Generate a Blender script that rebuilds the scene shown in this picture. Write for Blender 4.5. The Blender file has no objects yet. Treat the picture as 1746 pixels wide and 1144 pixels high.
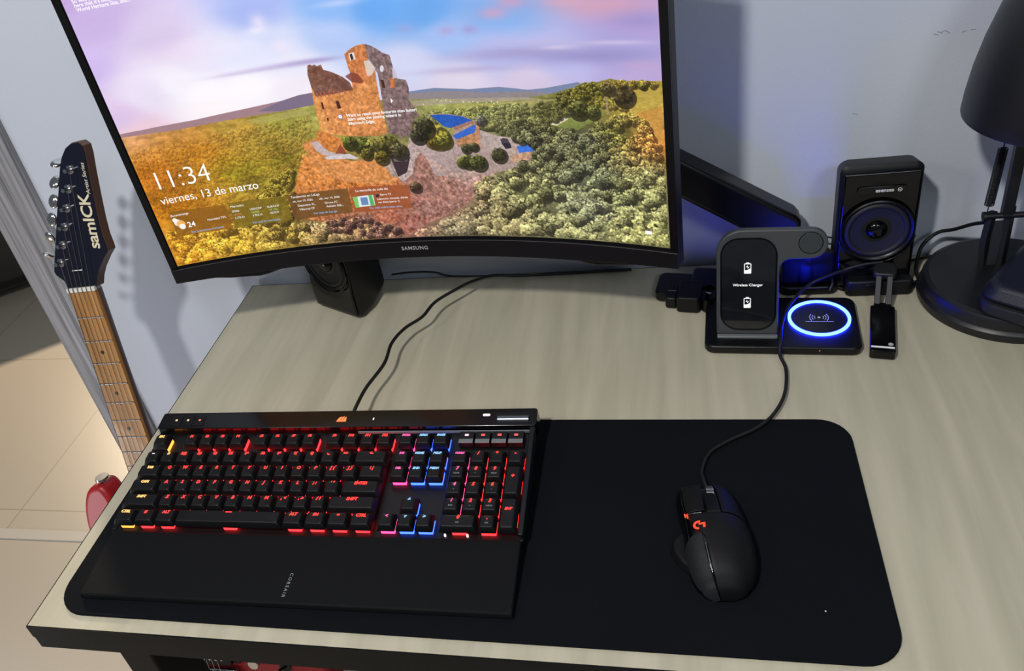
import bpy, bmesh, math, random
import numpy as np
from mathutils import Vector, Matrix
PI = math.pi
sc = bpy.context.scene
COL = sc.collection
# ------------------------------------------------------------------ camera, world, lights, exposure
cam_d = bpy.data.cameras.new('camera'); cam = bpy.data.objects.new('camera', cam_d); COL.objects.link(cam)
cam.location = (.58336, -.50836, .64576); cam.rotation_euler = (.966633, .175011, .189188)
cam_d.sensor_fit = 'HORIZONTAL'; cam_d.sensor_width = 36.0
cam_d.lens = 1461.546 / 1746 * 36
cam_d.shift_x = 91.765 / 1746; cam_d.shift_y = -43.32 / 1746
cam_d.clip_start = .01
sc.camera = cam
sc.view_settings.view_transform = 'Standard'; sc.view_settings.look = 'None'
sc.view_settings.exposure = 0.0; sc.view_settings.gamma = 1.0; sc.view_settings.use_curve_mapping = False
w = bpy.data.worlds.new('world'); sc.world = w; w.use_nodes = True
w.node_tree.nodes['Background'].inputs[0].default_value = (.80, .88, 1.0, 1)
w.node_tree.nodes['Background'].inputs[1].default_value = .13
def lamp(name, kind, loc, energy, color, size=.1, rot=None):
    d = bpy.data.lights.new(name, kind); d.energy = energy; d.color = color
    if kind == 'AREA': d.shape = 'DISK'; d.size = size
    else: d.shadow_soft_size = size
    o = bpy.data.objects.new(name, d); COL.objects.link(o); o.location = loc
    if rot: o.rotation_euler = rot
    return o
lamp('ceiling_bulb', 'POINT', (.19, -.76, 1.33), 67, (1.0, .975, .92), .045)
lamp('left_fill_light', 'POINT', (-.50, -.72, 1.12), 12, (.95, .97, 1.0), .12)  # added fill, softens shadows on the left wall and lifts the desk front
lamp('low_side_fill', 'AREA', (-.74, -.22, -.36), 2.1, (.93, .96, 1.0), .35, (math.radians(84), 0, math.radians(-33)))  # invented soft area fill, brightens the lower left wall
lamp('next_room_bulb', 'POINT', (-2.55, 2.95, 1.5), 330, (1.0, .80, .55), .06)
lamp('right_fill_light', 'AREA', (1.3, -1.6, 1.6), 9, (.85, .92, 1.0), .5, (math.radians(38), 0, math.radians(30)))  # added off-view fill for the right side of wall and desk

# ------------------------------------------------------------------ materials
def lin(c):
    if isinstance(c, str): c = [int(c[i:i+2], 16)/255 for i in (0, 2, 4)]
    return tuple(((x+.055)/1.055)**2.4 if x > .04045 else x/12.92 for x in c) + (1,)
def mat(name, col, rough=.5, metal=0, spec=.5, bump=0, bscale=400, emit=None, es=0, coat=0, var=0, vscale=30, rvar=0):
    m = bpy.data.materials.new(name); m.use_nodes = True
    nt = m.node_tree; b = nt.nodes['Principled BSDF']
    c = lin(col); b.inputs['Base Color'].default_value = c
    b.inputs['Roughness'].default_value = rough; b.inputs['Metallic'].default_value = metal
    b.inputs['Specular IOR Level'].default_value = spec; b.inputs['Coat Weight'].default_value = coat
    if emit is not None:
        b.inputs['Emission Color'].default_value = tuple(emit)+(1,); b.inputs['Emission Strength'].default_value = es
    if bump or var or rvar:
        tc = nt.nodes.new('ShaderNodeTexCoord'); n = nt.nodes.new('ShaderNodeTexNoise')
        n.inputs['Scale'].default_value = bscale if bump else vscale; n.inputs['Detail'].default_value = 3
        nt.links.new(tc.outputs['Object'], n.inputs['Vector'])
    if bump:
        bp = nt.nodes.new('ShaderNodeBump'); bp.inputs['Strength'].default_value = bump; bp.inputs['Distance'].default_value = .001
        nt.links.new(n.outputs[0], bp.inputs['Height']); nt.links.new(bp.outputs[0], b.inputs['Normal'])
    if var:
        r = nt.nodes.new('ShaderNodeValToRGB'); r.color_ramp.elements[0].position = .3; r.color_ramp.elements[1].position = .7
        r.color_ramp.elements[0].color = tuple(x*(1-var) for x in c[:3])+(1,); r.color_ramp.elements[1].color = tuple(min(1, x*(1+var)) for x in c[:3])+(1,)
        n2 = nt.nodes.new('ShaderNodeTexNoise'); n2.inputs['Scale'].default_value = vscale; n2.inputs['Detail'].default_value = 4
        nt.links.new(tc.outputs['Object'], n2.inputs['Vector']); nt.links.new(n2.outputs[0], r.inputs[0]); nt.links.new(r.outputs[0], b.inputs['Base Color'])
    return m
def grain(name, c1, c2, c3, rough, scale, stretch, rot=0, spec=.4, coat=0, warp=3):
    m = bpy.data.materials.new(name); m.use_nodes = True; nt = m.node_tree; b = nt.nodes['Principled BSDF']
    tc = nt.nodes.new('ShaderNodeTexCoord'); mp = nt.nodes.new('ShaderNodeMapping')
    mp.inputs['Scale'].default_value = stretch; mp.inputs['Rotation'].default_value = (0, 0, rot)
    nt.links.new(tc.outputs['Object'], mp.inputs[0])
    n = nt.nodes.new('ShaderNodeTexNoise'); n.inputs['Scale'].default_value = scale; n.inputs['Detail'].default_value = 6
    n.inputs['Distortion'].default_value = warp*.15; nt.links.new(mp.outputs[0], n.inputs['Vector'])
    r = nt.nodes.new('ShaderNodeValToRGB'); e = r.color_ramp.elements
    e[0].position = .32; e[0].color = lin(c1); e[1].position = .68; e[1].color = lin(c3)
    k = e.new(.5); k.color = lin(c2)
    nt.links.new(n.outputs[0], r.inputs[0]); nt.links.new(r.outputs[0], b.inputs['Base Color'])
    b.inputs['Roughness'].default_value = rough; b.inputs['Specular IOR Level'].default_value = spec; b.inputs['Coat Weight'].default_value = coat
    return m
def glow(name, rgb, s):
    m = bpy.data.materials.new(name); m.use_nodes = True; nt = m.node_tree; nt.nodes.clear()
    e = nt.nodes.new('ShaderNodeEmission'); e.inputs[0].default_value = tuple(rgb)+(1,); e.inputs[1].default_value = s
    o = nt.nodes.new('ShaderNodeOutputMaterial'); nt.links.new(e.outputs[0], o.inputs[0]); return m

M_black = mat('black_plastic', '0c0d0f', .45, spec=.3, bump=.15, bscale=1500)
M_black2 = mat('satin_black_plastic', '08080a', .34, spec=.35)
M_gloss = mat('gloss_black_plastic', '040406', .16, spec=.35, coat=.05)
M_key = mat('keycap_plastic', '0c0c0e', .5, spec=.3, bump=.1, bscale=2500)
M_brush = grain('brushed_black_metal', '070708', '09090a', '0c0c0e', .4, 60, (2, 60, 60))
M_rest = mat('soft_rest_rubber', '0b0c0e', .7, spec=.15, bump=.35, bscale=1800)
M_mat = mat('mouse_mat_cloth', '0c0f14', .85, spec=.1, bump=.5, bscale=2600, var=.08, vscale=14)
M_cord = mat('cable_rubber', '0a0a0b', .5)
M_wood = grain('pale_laminate', 'aca692', 'b4ae99', 'bcb5a1', .42, 7, (7, .55, 1), math.radians(-17), spec=.35)
M_edge = mat('black_edge_band', '060607', .5, spec=.2)
M_steel = mat('black_painted_steel', '070708', .5, spec=.2, bump=.2, bscale=900)
M_wall = mat('painted_wall', 'c3c9d6', .7, bump=.25, bscale=350, var=.015, vscale=4)
M_grey = mat('charger_grey', '3c3f42', .5)
M_smoke = mat('smoked_glass', '16181d', .08, coat=.5, var=.15, vscale=60)
M_chrome = mat('chrome', 'd8d8d8', .12, metal=1)
M_chrome2 = mat('worn_chrome', 'a9abad', .25, metal=1)
M_red = mat('red_lacquer', '9c1018', .45, coat=.05)
M_navy = mat('navy_lacquer', '0d1020', .15, coat=.6)
M_maple = grain('maple_fretboard', '96693a', 'ab7a45', 'bd8b52', .4, 12, (9, .7, 9), 0, coat=.2)
M_neck = mat('neck_wood', '5c4032', .4)
M_white = mat('off_white_plastic', 'd9d7cc', .4)
M_cream = mat('cream_ink', 'd8ceb0', .5)
M_silverink = mat('silver_ink', 'a9acae', .45)
M_greyink = mat('grey_ink', '8b9096', .5)
M_blue = mat('navy_case_fabric', '0e1424', .42, bump=.3, bscale=1200)
M_ins = mat('lamp_black_metal', '121318', .42)
M_cone = mat('speaker_cone', '101014', .6)
M_silverbar = mat('silver_plastic', '6a6d70', .4)
M_dot = mat('fret_dot_black', '0a0a0a', .4)

# ------------------------------------------------------------------ helpers
def tag(o, label=None, cat=None, group=None, kind=None):
    if label: o['label'] = label
    if cat: o['category'] = cat
    if group: o['group'] = group
    if kind: o['kind'] = kind
    return o
def thing(name, label, cat, loc=(0, 0, 0), rot=(0, 0, 0), group=None):
    o = bpy.data.objects.new(name, None); o.empty_display_size = .02; COL.objects.link(o)
    o.location = loc; o.rotation_euler = rot
    return tag(o, label, cat, group)
def fin(name, bm, m, parent=None, smooth=35, bevel=0, seg=2, solid=0, mx=None, sub=0):
    me = bpy.data.meshes.new(name)
    bmesh.ops.recalc_face_normals(bm, faces=bm.faces)
    bm.to_mesh(me); bm.free()
    if mx is not None: me.transform(mx)
    for x in (m if isinstance(m, (list, tuple)) else [m]): me.materials.append(x)
    if smooth:
        me.polygons.foreach_set('use_smooth', [True]*len(me.polygons)); me.set_sharp_from_angle(angle=math.radians(smooth))
    o = bpy.data.objects.new(name, me); COL.objects.link(o)
    if parent: o.parent = parent
    if solid:
        s = o.modifiers.new('thickness', 'SOLIDIFY'); s.thickness = solid; s.offset = -1
    if sub:
        s = o.modifiers.new('smooth', 'SUBSURF'); s.levels = s.render_levels = sub
    if bevel:
        b = o.modifiers.new('bevel', 'BEVEL'); b.width = bevel; b.segments = seg; b.limit_method = 'ANGLE'; b.angle_limit = math.radians(40)
    return o
def box(bm, x0, x1, y0, y1, z0, z1, tx=0, ty=0, mi=0):
    """box; tx, ty shrink the top on each side"""
    v = [bm.verts.new(p) for p in ((x0, y0, z0), (x1, y0, z0), (x1, y1, z0), (x0, y1, z0), (x0+tx, y0+ty, z1), (x1-tx, y0+ty, z1), (x1-tx, y1-ty, z1), (x0+tx, y1-ty, z1))]
    for f in ((3, 2, 1, 0), (4, 5, 6, 7), (0, 1, 5, 4), (1, 2, 6, 5), (2, 3, 7, 6), (3, 0, 4, 7)):
        bm.faces.new([v[i] for i in f]).material_index = mi
    return v
def prism(bm, pts, z0, z1, top=None, mi=0):
    a = [bm.verts.new((p[0], p[1], z0 if len(p) < 3 else p[2])) for p in pts]
    t = top or pts
    b = [bm.verts.new((p[0], p[1], z1 if len(p) < 3 else p[2])) for p in t]
    n = len(pts)
    bm.faces.new(a[::-1]).material_index = mi; bm.faces.new(b).material_index = mi
    for i in range(n): bm.faces.new((a[i], a[(i+1) % n], b[(i+1) % n], b[i])).material_index = mi
    return a, b
def rrect(x0, x1, y0, y1, r, n=6):
    P = []
    rr = r if isinstance(r, (list, tuple)) else [r]*4
    for (cx, cy, a0), q in zip(((x1, y1, 0), (x0, y1, 90), (x0, y0, 180), (x1, y0, 270)), rr):
        sx = -1 if cx == x1 else 1; sy = -1 if cy == y1 else 1
        for k in range(n+1):
            a = math.radians(a0+90*k/n); P.append((cx+sx*q+q*math.cos(a), cy+sy*q+q*math.sin(a)))
    return P
def disc(bm, cx, cy, z0, z1, r0, r1=None, n=40, mi=0):
    r1 = r0 if r1 is None else r1
    c = [(cx+r0*math.cos(2*PI*k/n), cy+r0*math.sin(2*PI*k/n)) for k in range(n)]
    t = [(cx+r1*math.cos(2*PI*k/n), cy+r1*math.sin(2*PI*k/n)) for k in range(n)]
    return prism(bm, c, z0, z1, t, mi)
def lathe(bm, prof, n=48, c=(0, 0, 0), close=False):
    R = []
    for r, z in prof:
        if r < 1e-6: R.append([bm.verts.new((c[0], c[1], c[2]+z))])
        else: R.append([bm.verts.new((c[0]+r*math.cos(2*PI*k/n), c[1]+r*math.sin(2*PI*k/n), c[2]+z)) for k in range(n)])
    for A, B in zip(R, R[1:]):
        for k in range(n):
            j = (k+1) % n
            if len(A) == 1 and len(B) == 1: continue
            if len(A) == 1: bm.faces.new((A[0], B[j], B[k]))
            elif len(B) == 1: bm.faces.new((A[k], A[j], B[0]))
            else: bm.faces.new((A[k], A[j], B[j], B[k]))
def spline(pts, n=8):
    P = [Vector(p) for p in pts]; P = [2*P[0]-P[1]]+P+[2*P[-1]-P[-2]]; out = []
    for i in range(1, len(P)-2):
        a, b, c, d = P[i-1:i+3]
        for k in range(n):
            t = k/n
            out.append(.5*((2*b)+(c-a)*t+(2*a-5*b+4*c-d)*t*t+(3*b-a-3*c+d)*t**3))
    out.append(P[-2]); return out
def tube(bm, pts, r, n=10, smooth=0, cap=True, sq=None):
    P = spline(pts, smooth) if smooth else [Vector(p) for p in pts]
    up = None; rings = []
    for i, p in enumerate(P):
        t = (P[min(i+1, len(P)-1)]-P[max(i-1, 0)]).normalized()
        if up is None:
            up = Vector((0, 0, 1)) if abs(t.z) < .9 else Vector((0, 1, 0))
        s = t.cross(up)
        if s.length < 1e-5: s = t.orthogonal()
        s.normalize(); up = s.cross(t).normalized()
        rr = r[i] if isinstance(r, (list, tuple)) and len(r) == len(P) else r
        ra, rb = (sq if sq else (rr, rr))
        rings.append([bm.verts.new(p+s*(ra*math.cos(2*PI*k/n))+up*(rb*math.sin(2*PI*k/n))) for k in range(n)])
    for A, B in zip(rings, rings[1:]):
        for k in range(n): bm.faces.new((A[k], A[(k+1) % n], B[(k+1) % n], B[k]))
    if cap: bm.faces.new(rings[0][::-1]); bm.faces.new(rings[-1])
    return rings
def annulus(bm, cx, cy, z0, z1, r0, r1, n=64, sy=1):
    A = []
    for z, r in ((z0, r0), (z1, r0), (z1, r1), (z0, r1)):
        A.append([bm.verts.new((cx+r*math.cos(2*PI*k/n), cy+r*sy*math.sin(2*PI*k/n), z)) for k in range(n)])
    for i in range(4):
        B = A[(i+1) % 4]
        for k in range(n): bm.faces.new((A[i][k], A[i][(k+1) % n], B[(k+1) % n], B[k]))
_tc = {}
def text_mesh(body, size, extrude=.0002, shear=0, bold=0, align='CENTER', spacing=1.0, valign='CENTER', res=3):
    k = (body, size, extrude, shear, bold, align, spacing, valign)
    if k in _tc: return _tc[k].copy()
    c = bpy.data.curves.new('t', 'FONT'); c.body = body; c.size = size; c.extrude = extrude; c.shear = shear; c.offset = bold
    c.align_x = align; c.align_y = valign; c.space_character = spacing; c.resolution_u = res
    o = bpy.data.objects.new('t', c); COL.objects.link(o)
    bpy.context.view_layer.update(); dg = bpy.context.evaluated_depsgraph_get()
    me = bpy.data.meshes.new_from_object(o.evaluated_get(dg))
    bpy.data.objects.remove(o); bpy.data.curves.remove(c)
    if bold and any(abs(v.co.x) > size*(len(body)+1) or abs(v.co.y) > size*1.6 for v in me.vertices):
        me = text_mesh(body, size, extrude, shear, 0, align, spacing, valign, res)
    _tc[k] = me
    return me.copy()
def text(name, body, size, m, parent, mx, **kw):
    me = text_mesh(body, size, **kw); me.transform(mx); me.name = name
    me.materials.clear(); me.materials.append(m)
    o = bpy.data.objects.new(name, me); COL.objects.link(o); o.parent = parent; return o
T = Matrix.Translation
def R(axis, deg): return Matrix.Rotation(math.radians(deg), 4, axis)
def cable(name, pts, r, label, m=M_cord, parent=None, n=10, sm=10, cat='cable', sq=None):
    bm = bmesh.new(); tube(bm, pts, r, n, sm, sq=sq)
    o = fin(name, bm, m, parent, 60)
    if label: tag(o, label, cat)
    return o

# ================================================================== the room
def struct(name, bm, m, **k):
    return tag(fin(name, bm, m, **k), kind='structure')
# floor tiles
m = bpy.data.materials.new('floor_tiles'); m.use_nodes = True; nt = m.node_tree; b = nt.nodes['Principled BSDF']
tc = nt.nodes.new('ShaderNodeTexCoord'); mp = nt.nodes.new('ShaderNodeMapping'); mp.inputs['Location'].default_value = (.41, -.075, 0); mp.inputs['Rotation'].default_value = (0, 0, 0)
br = nt.nodes.new('ShaderNodeTexBrick'); br.offset = 0; br.inputs['Scale'].default_value = 1; br.inputs['Brick Width'].default_value = .60; br.inputs['Row Height'].default_value = .60
br.inputs['Mortar Size'].default_value = .0022; br.inputs['Color1'].default_value = lin('b9afa1'); br.inputs['Color2'].default_value = lin('b6ac9e'); br.inputs['Mortar'].default_value = lin('a09484')
nt.links.new(tc.outputs['Object'], mp.inputs[0]); nt.links.new(mp.outputs[0], br.inputs[0]); nt.links.new(br.outputs[0], b.inputs['Base Color'])
b.inputs['Roughness'].default_value = .35
bm = bmesh.new(); box(bm, -4.5, 2.6, -2.6, 4.5, -.85, -.75); struct('floor', bm, m, smooth=0)
bm = bmesh.new(); box(bm, -.36, 2.6, .495, .60, -.75, 1.75); wall_back = struct('wall_back', bm, M_wall, smooth=0)
# grey wood door casing standing at the end of the wall
M_casing = grain('grey_wood_casing', '6f6e72', '8b8a8f', '9e9da3', .5, 9, (26, 26, .5), 0, warp=1.5)
prof = [(-.362, .482), (-.350, .482), (-.349, .487), (-.347, .487), (-.347, .495), (-.347, .52), (-.43, .52), (-.43, .478), (-.424, .475), (-.410, .475), (-.404, .479), (-.392, .480), (-.389, .476), (-.384, .476), (-.381, .480), (-.370, .481)]
bm = bmesh.new(); prism(bm, prof[::-1], -.75, 1.75)
struct('trim_1', bm, M_casing, smooth=20)
bm = bmesh.new(); box(bm, -.43, -.358, .52, .62, -.75, 1.75); struct('trim_2', bm, M_casing, smooth=0)
bm = bmesh.new(); box(bm, -1.6, -.43, .585, .615, -.76, -.747); struct('trim_3', bm, mat('pale_threshold', 'c4beb4', .3), smooth=0, bevel=.001)
# faint scuffs on the wall are thin pencil-like marks
M_scuff = mat('scuff_mark', '8d9096', .8)
bm = bmesh.new()
for a, b_ in [((0.8577, 0.2791), (0.8625, 0.2773)), ((0.8645, 0.2796), (0.8688, 0.2817)), ((0.8688, 0.2817), (0.8738, 0.2779)), ((0.8852, 0.2778), (0.8895, 0.2792)), ((0.8934, 0.2794), (0.8985, 0.2795)), ((0.8608, 0.2813), (0.8657, 0.2788)), ((0.7826, 0.1944), (0.7884, 0.1931))]:
    tube(bm, [(a[0], .4948, a[1]), ((a[0]+b_[0])/2, .4948, (a[1]+b_[1])/2+.0006), (b_[0], .4948, b_[1])], .00035, 5)
fin('scuff', bm, M_scuff, wall_back, 60)

# ================================================================== desk
DX0, DX1, DY0, DY1 = -.0466, 1.20, -.1053, .4865
desk = thing('desk', 'pale wood-grain desk with black edge banding and black steel legs', 'desk', (0, 0, -.75))
def dk(bm, name, m, **k): return fin(name, bm, m, desk, mx=T((0, 0, .75)), **k)
bm = bmesh.new(); box(bm, DX0+.0008, DX1-.0008, DY0+.0008, DY1-.0008, -.017, 0); dk(bm, 'tabletop', M_wood, smooth=0)
bm = bmesh.new()
for q in ((DX0-.0006, DX1, DY0-.0006, DY0+.0008), (DX0-.0006, DX1, DY1-.0008, DY1+.0006), (DX0-.0006, DX0+.0008, DY0, DY1), (DX1-.0008, DX1+.0006, DY0, DY1)): box(bm, *q, -.017, -.0002)
dk(bm, 'edge_band', M_edge, smooth=0)
bm = bmesh.new()
box(bm, DX0, DX1, DY0, DY0+.035, -.034, -.017); box(bm, DX0, DX1, DY1-.035, DY1, -.034, -.017)
box(bm, DX0, DX0+.035, DY0+.035, DY1-.035, -.034, -.017); box(bm, DX1-.035, DX1, DY0+.035, DY1-.035, -.034, -.017)
dk(bm, 'frame', M_steel, smooth=0)
for x0 in (.0395, 1.07):
    for y0 in (DY0+.002, DY1-.055):
        bm = bmesh.new(); box(bm, x0, x0+.035, y0, y0+.053, -.75, -.034); dk(bm, 'leg', M_steel, smooth=0, bevel=.002)
bm = bmesh.new(); tube(bm, [(.055, .44, -.10), (.50, .44, -.40)], .012, 4); tube(bm, [(1.09, .44, -.10), (.60, .44, -.40)], .012, 4)
dk(bm, 'brace', M_steel, smooth=0)
bm = bmesh.new()
box(bm, .185, .255, .15, .19, -.75, -.05); dk(bm, 'under_desk_post', M_steel, smooth=0, bevel=.004)  # made-up upright post standing in for a dark shape below the top
# ================================================================== desk mat
bm = bmesh.new(); prism(bm, rrect(-.0285, .742, -.0905, .1848, [.030, .006, .036, .032], 8), 0.0002, .003)
tag(fin('desk_mat', bm, M_mat, None, 30, bevel=.0006), 'long black cloth desk mat with rounded corners under the keyboard and mouse', 'desk mat')
bm = bmesh.new(); bmesh.ops.create_icosphere(bm, subdivisions=1, radius=.0008, matrix=T((.6888, -.0445, .0036)))
tag(fin('lint_speck', bm, M_white, None), 'tiny pale lint speck on the right front of the desk mat', 'speck')

# ================================================================== keyboard
U = .01905
kb = thing('keyboard', 'black wired gaming keyboard with red, blue and yellow lit keys', 'keyboard', (0, 0, .0032), (math.atan(.12), 0, .01305))
PL = .0125
KT = .027
bm = bmesh.new(); prism(bm, rrect(-.0055, .4345, .001, .1575, .004, 4), .0015, PL); fin('case', bm, M_brush, kb, 30, bevel=.0012)
bm = bmesh.new(); box(bm, -.0055, -.0005, .004, .134, PL, PL+.0012); fin('side_rail', bm, M_brush, kb, 30, bevel=.0005)
bm = bmesh.new(); box(bm, .4292, .4345, .004, .134, PL, PL+.0075); fin('side_rail', bm, M_brush, kb, 30, bevel=.0008)
bm = bmesh.new(); v = prism(bm, rrect(-.0085, .4365, .131, .158, .003, 4), PL-.006, .0205, rrect(-.0075, .4355, .1345, .158, .003, 4)); fin('top_bar', bm, M_gloss, kb, 30, bevel=.0006)
bm = bmesh.new(); box(bm, .24, .43, .1305, .1318, PL+.001, .0165); fin('trim_strip', bm, M_silverbar, kb, 30)
for x in (.02, .40):
    bm = bmesh.new(); box(bm, x, x+.03, .140, .150, -.0165, .0015, .002, .001); fin('foot', bm, M_black, kb, 30)
G = {}
for n_, c_, s_ in (('yellow', (1, .55, .12), 2.2), ('red', (1, .055, .06), 2.0), ('pink', (1, .16, .5), 2.0), ('blue', (.12, .42, 1), 2.6), ('purple', (.75, .14, .75), 1.6), ('white', (1, .8, .85), 1.4)):
    G[n_] = (glow('legend_'+n_, c_, s_), glow('led_'+n_, c_, s_*1.15), None)
G['yellow'] = (glow('legend_amber', (1, .55, .18), 1.5), glow('led_amber', (1, .33, .05), 2.6))
G['cyan'] = (glow('legend_cyan', (.30, .62, 1), 1.2), glow('led_cyan', (.035, .10, 1), 5))
G['pink'] = (glow('legend_pink', (1, .13, .42), 1.3), glow('led_pink', (1, .05, .20), 3.6))
G['red'] = (glow('legend_red', (1, .040, .035), 2.4), glow('led_red', (1, .018, .022), 5))
_km = {}
def keycap_mesh(wu, hu):
    k = (wu, hu)
    if k in _km: return _km[k]
    W_, H_ = wu*U-.0009, hu*U-.0009
    bm = bmesh.new(); n = 5
    lv = []
    for z, ix, iyf, iyb, r in ((PL+.0062, 0, 0, 0, .0012), (PL+.0085, .0002, .0002, .0002, .0012), (KT-.0012, .0024, .0016, .0030, .0022), (KT-.0003, .0029, .0021, .0034, .0022), (KT, .0036, .0028, .0040, .0020)):
        lv.append([bm.verts.new((x, y, z)) for x, y in rrect(-W_/2+ix, W_/2-ix, -H_/2+iyf, H_/2-iyb, r, n)])
    for A, B in zip(lv, lv[1:]):
        for i in range(len(A)): bm.faces.new((A[i], A[(i+1) % len(A)], B[(i+1) % len(A)], B[i]))
    # dished top
    top = lv[-1]; cz = KT-.0006
    ins = [bm.verts.new((v.co.x*.72, v.co.y*.72, cz)) for v in top]
    for i in range(len(top)): bm.faces.new((top[i], top[(i+1) % len(top)], ins[(i+1) % len(top)], ins[i]))
    bm.faces.new(ins); bm.faces.new(lv[0][::-1])
    me = bpy.data.meshes.new('keycap'); bmesh.ops.recalc_face_normals(bm, faces=bm.faces); bm.to_mesh(me); bm.free(); me.materials.append(M_key)
    me.polygons.foreach_set('use_smooth', [True]*len(me.polygons)); me.set_sharp_from_angle(angle=math.radians(40))
    _km[k] = me; return me
_hm = {}
def housing_mesh(col, lip=True):
    if (col, lip) in _hm: return _hm[(col, lip)]
    bm = bmesh.new()
    if lip: box(bm, -.0060, .0066, -.0074, -.0062, PL, PL+.0040)      # frosted switch housing: front lip, right lip, back lip
    box(bm, .0070, .0079, -.0074, .0070, PL, PL+.0040)
    box(bm, -.0050, .0050, .0066, .0080, PL, PL+.0044)
    me = bpy.data.meshes.new('led_housing'); bmesh.ops.recalc_face_normals(bm, faces=bm.faces); bm.to_mesh(me); bm.free(); me.materials.append(G[col][1])
    _hm[(col, lip)] = me; return me
def key(kind, x, y, wu, hu, leg, col, size=.0040, lx=0, ly=None, sub=None):
    """x, y = centre in key units"""
    o = bpy.data.objects.new(kind, keycap_mesh(wu, hu)); COL.objects.link(o); o.parent = kb; o.location = (x*U, y*U, 0)
    h = bpy.data.objects.new('switch_light', housing_mesh(col, y < 5.5)); COL.objects.link(h); h.parent = o
    if leg == '_':
        bm = bmesh.new(); box(bm, -.0035, .0035, hu*U/2-.0055, hu*U/2-.0046, KT-.0004, KT+.0001); fin('legend', bm, G[col][0], o, 0)
    elif leg:
        yy = (hu*U/2-.0062) if ly is None else ly
        text('legend', leg, size, G[col][0], o, T((lx, yy, KT-.0004)), extrude=.0004, shear=.25, bold=.00014, spacing=1.0, res=2)
    if sub:
        text('front_legend', sub, .0022, M_greyink, o, T((0, -.0026, KT-.0004)), extrude=.0003, shear=.2, res=2)
    return o
y0 = .75
for i, (l, c) in enumerate(zip('~ 1! 2@ 3# 4$ 5% 6^ 7& 8* 9( 0) -_ =+'.split(), ['white', 'yellow']+['red']*11)): key('key', .5+i, y0+4, 1, 1, l, c, .0044)
key('backspace_key', 14, y0+4, 2, 1, '<-', 'red', .0046)
key('tab_key', .75, y0+3, 1.5, 1, 'TAB', 'yellow')
for i, l in enumerate(list('QWERTYUIOP')+['[ {', '] }']): key('key', 2+i, y0+3, 1, 1, l, 'red', .0052)
key('backslash_key', 14.25, y0+3, 1.5, 1, '\\ |', 'red', .0048)
key('caps_lock_key', .875, y0+2, 1.75, 1, 'CAPS', 'yellow')
for i, l in enumerate(list('ASDFGHJKL')+['; :', '\' "']): key('key', 2.25+i, y0+2, 1, 1, l, 'red', .0052)
key('enter_key', 13.875, y0+2, 2.25, 1, 'ENTER', 'red', .0046)
key('shift_key', 1.125, y0+1, 2.25, 1, 'SHIFT', 'yellow', .0042)
for i, l in enumerate(list('ZXCVBNM')+[', <', '. >', '/ ?']): key('key', 2.75+i, y0+1, 1, 1, l, 'red', .0052)
key('shift_key', 13.625, y0+1, 2.75, 1, 'SHIFT', 'red', .0046)
for x, l, c in ((.625, 'CTRL', 'yellow'), (1.875, '#', 'red'), (3.125, 'ALT', 'red'), (10.625, 'ALT', 'red'), (11.875, 'FN', 'red'), (13.125, '=', 'red'), (14.375, 'CTRL', 'red')):
    key('modifier_key', x, y0, 1.25, 1, l, c, .0044)
key('space_bar', 6.875, y0, 6.25, 1, '_', 'red')
yF = 6.0
key('escape_key', .5, yF, 1, 1, 'ESC', 'yellow', .0038)
for g, xs in enumerate((2.5, 7, 11.5)):
    for j in range(4): key('function_key', xs+j, yF, 1, 1, 'F%d' % (g*4+j+1), 'red', .0040)
for x, l, c in ((15.75, 'PRTSC', 'pink'), (16.75, 'SCRLK', 'cyan'), (17.75, 'PAUSE', 'cyan')): key('navigation_key', x, yF, 1, 1, l, c, .0030)
for x, l, c in ((15.75, 'INS', 'pink'), (16.75, 'HOME', 'cyan'), (17.75, 'PGUP', 'cyan')): key('navigation_key', x, y0+4, 1, 1, l, c, .0034)
for x, l, c in ((15.75, 'DEL', 'pink'), (16.75, 'END', 'cyan'), (17.75, 'PGDN', 'cyan')): key('navigation_key', x, y0+3, 1, 1, l, c, .0034)
key('arrow_key', 16.75, y0+1, 1, 1, '^', 'cyan', .0056)
for x, l, c in ((15.75, '<', 'pink'), (16.75, 'v', 'cyan'), (17.75, '>', 'cyan')): key('arrow_key', x, y0, 1, 1, l, c, .0048)
for x, l, c in ((19, 'NUMLK', 'pink'), (20, '/', 'red'), (21, '*', 'red'), (22, '-', 'red')): key('number_pad_key', x, y0+4, 1, 1, l, c, .0028 if x == 19 else .0052)
for r_, row in ((3, '789'), (2, '456'), (1, '123')):
    for j, l in enumerate(row): key('number_pad_key', 19+j, y0+r_, 1, 1, l, 'pink' if j == 0 else 'red', .0054, sub={'7': 'HOME', '8': '^', '9': 'PGUP', '4': '<', '6': '>', '1': 'END', '2': 'v', '3': 'PGDN'}.get(l))
key('number_pad_plus_key', 22, y0+2.5, 1, 2, '+', 'red', .0058, ly=.004)
key('number_pad_enter_key', 22, y0+.5, 1, 2, 'ENT', 'red', .0036, ly=.004)
key('number_pad_zero_key', 19.5, y0, 2, 1, '0', 'red', .0054, sub='INS')
key('number_pad_key', 21, y0, 1, 1, '.', 'red', .0060, sub='DEL')
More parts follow.
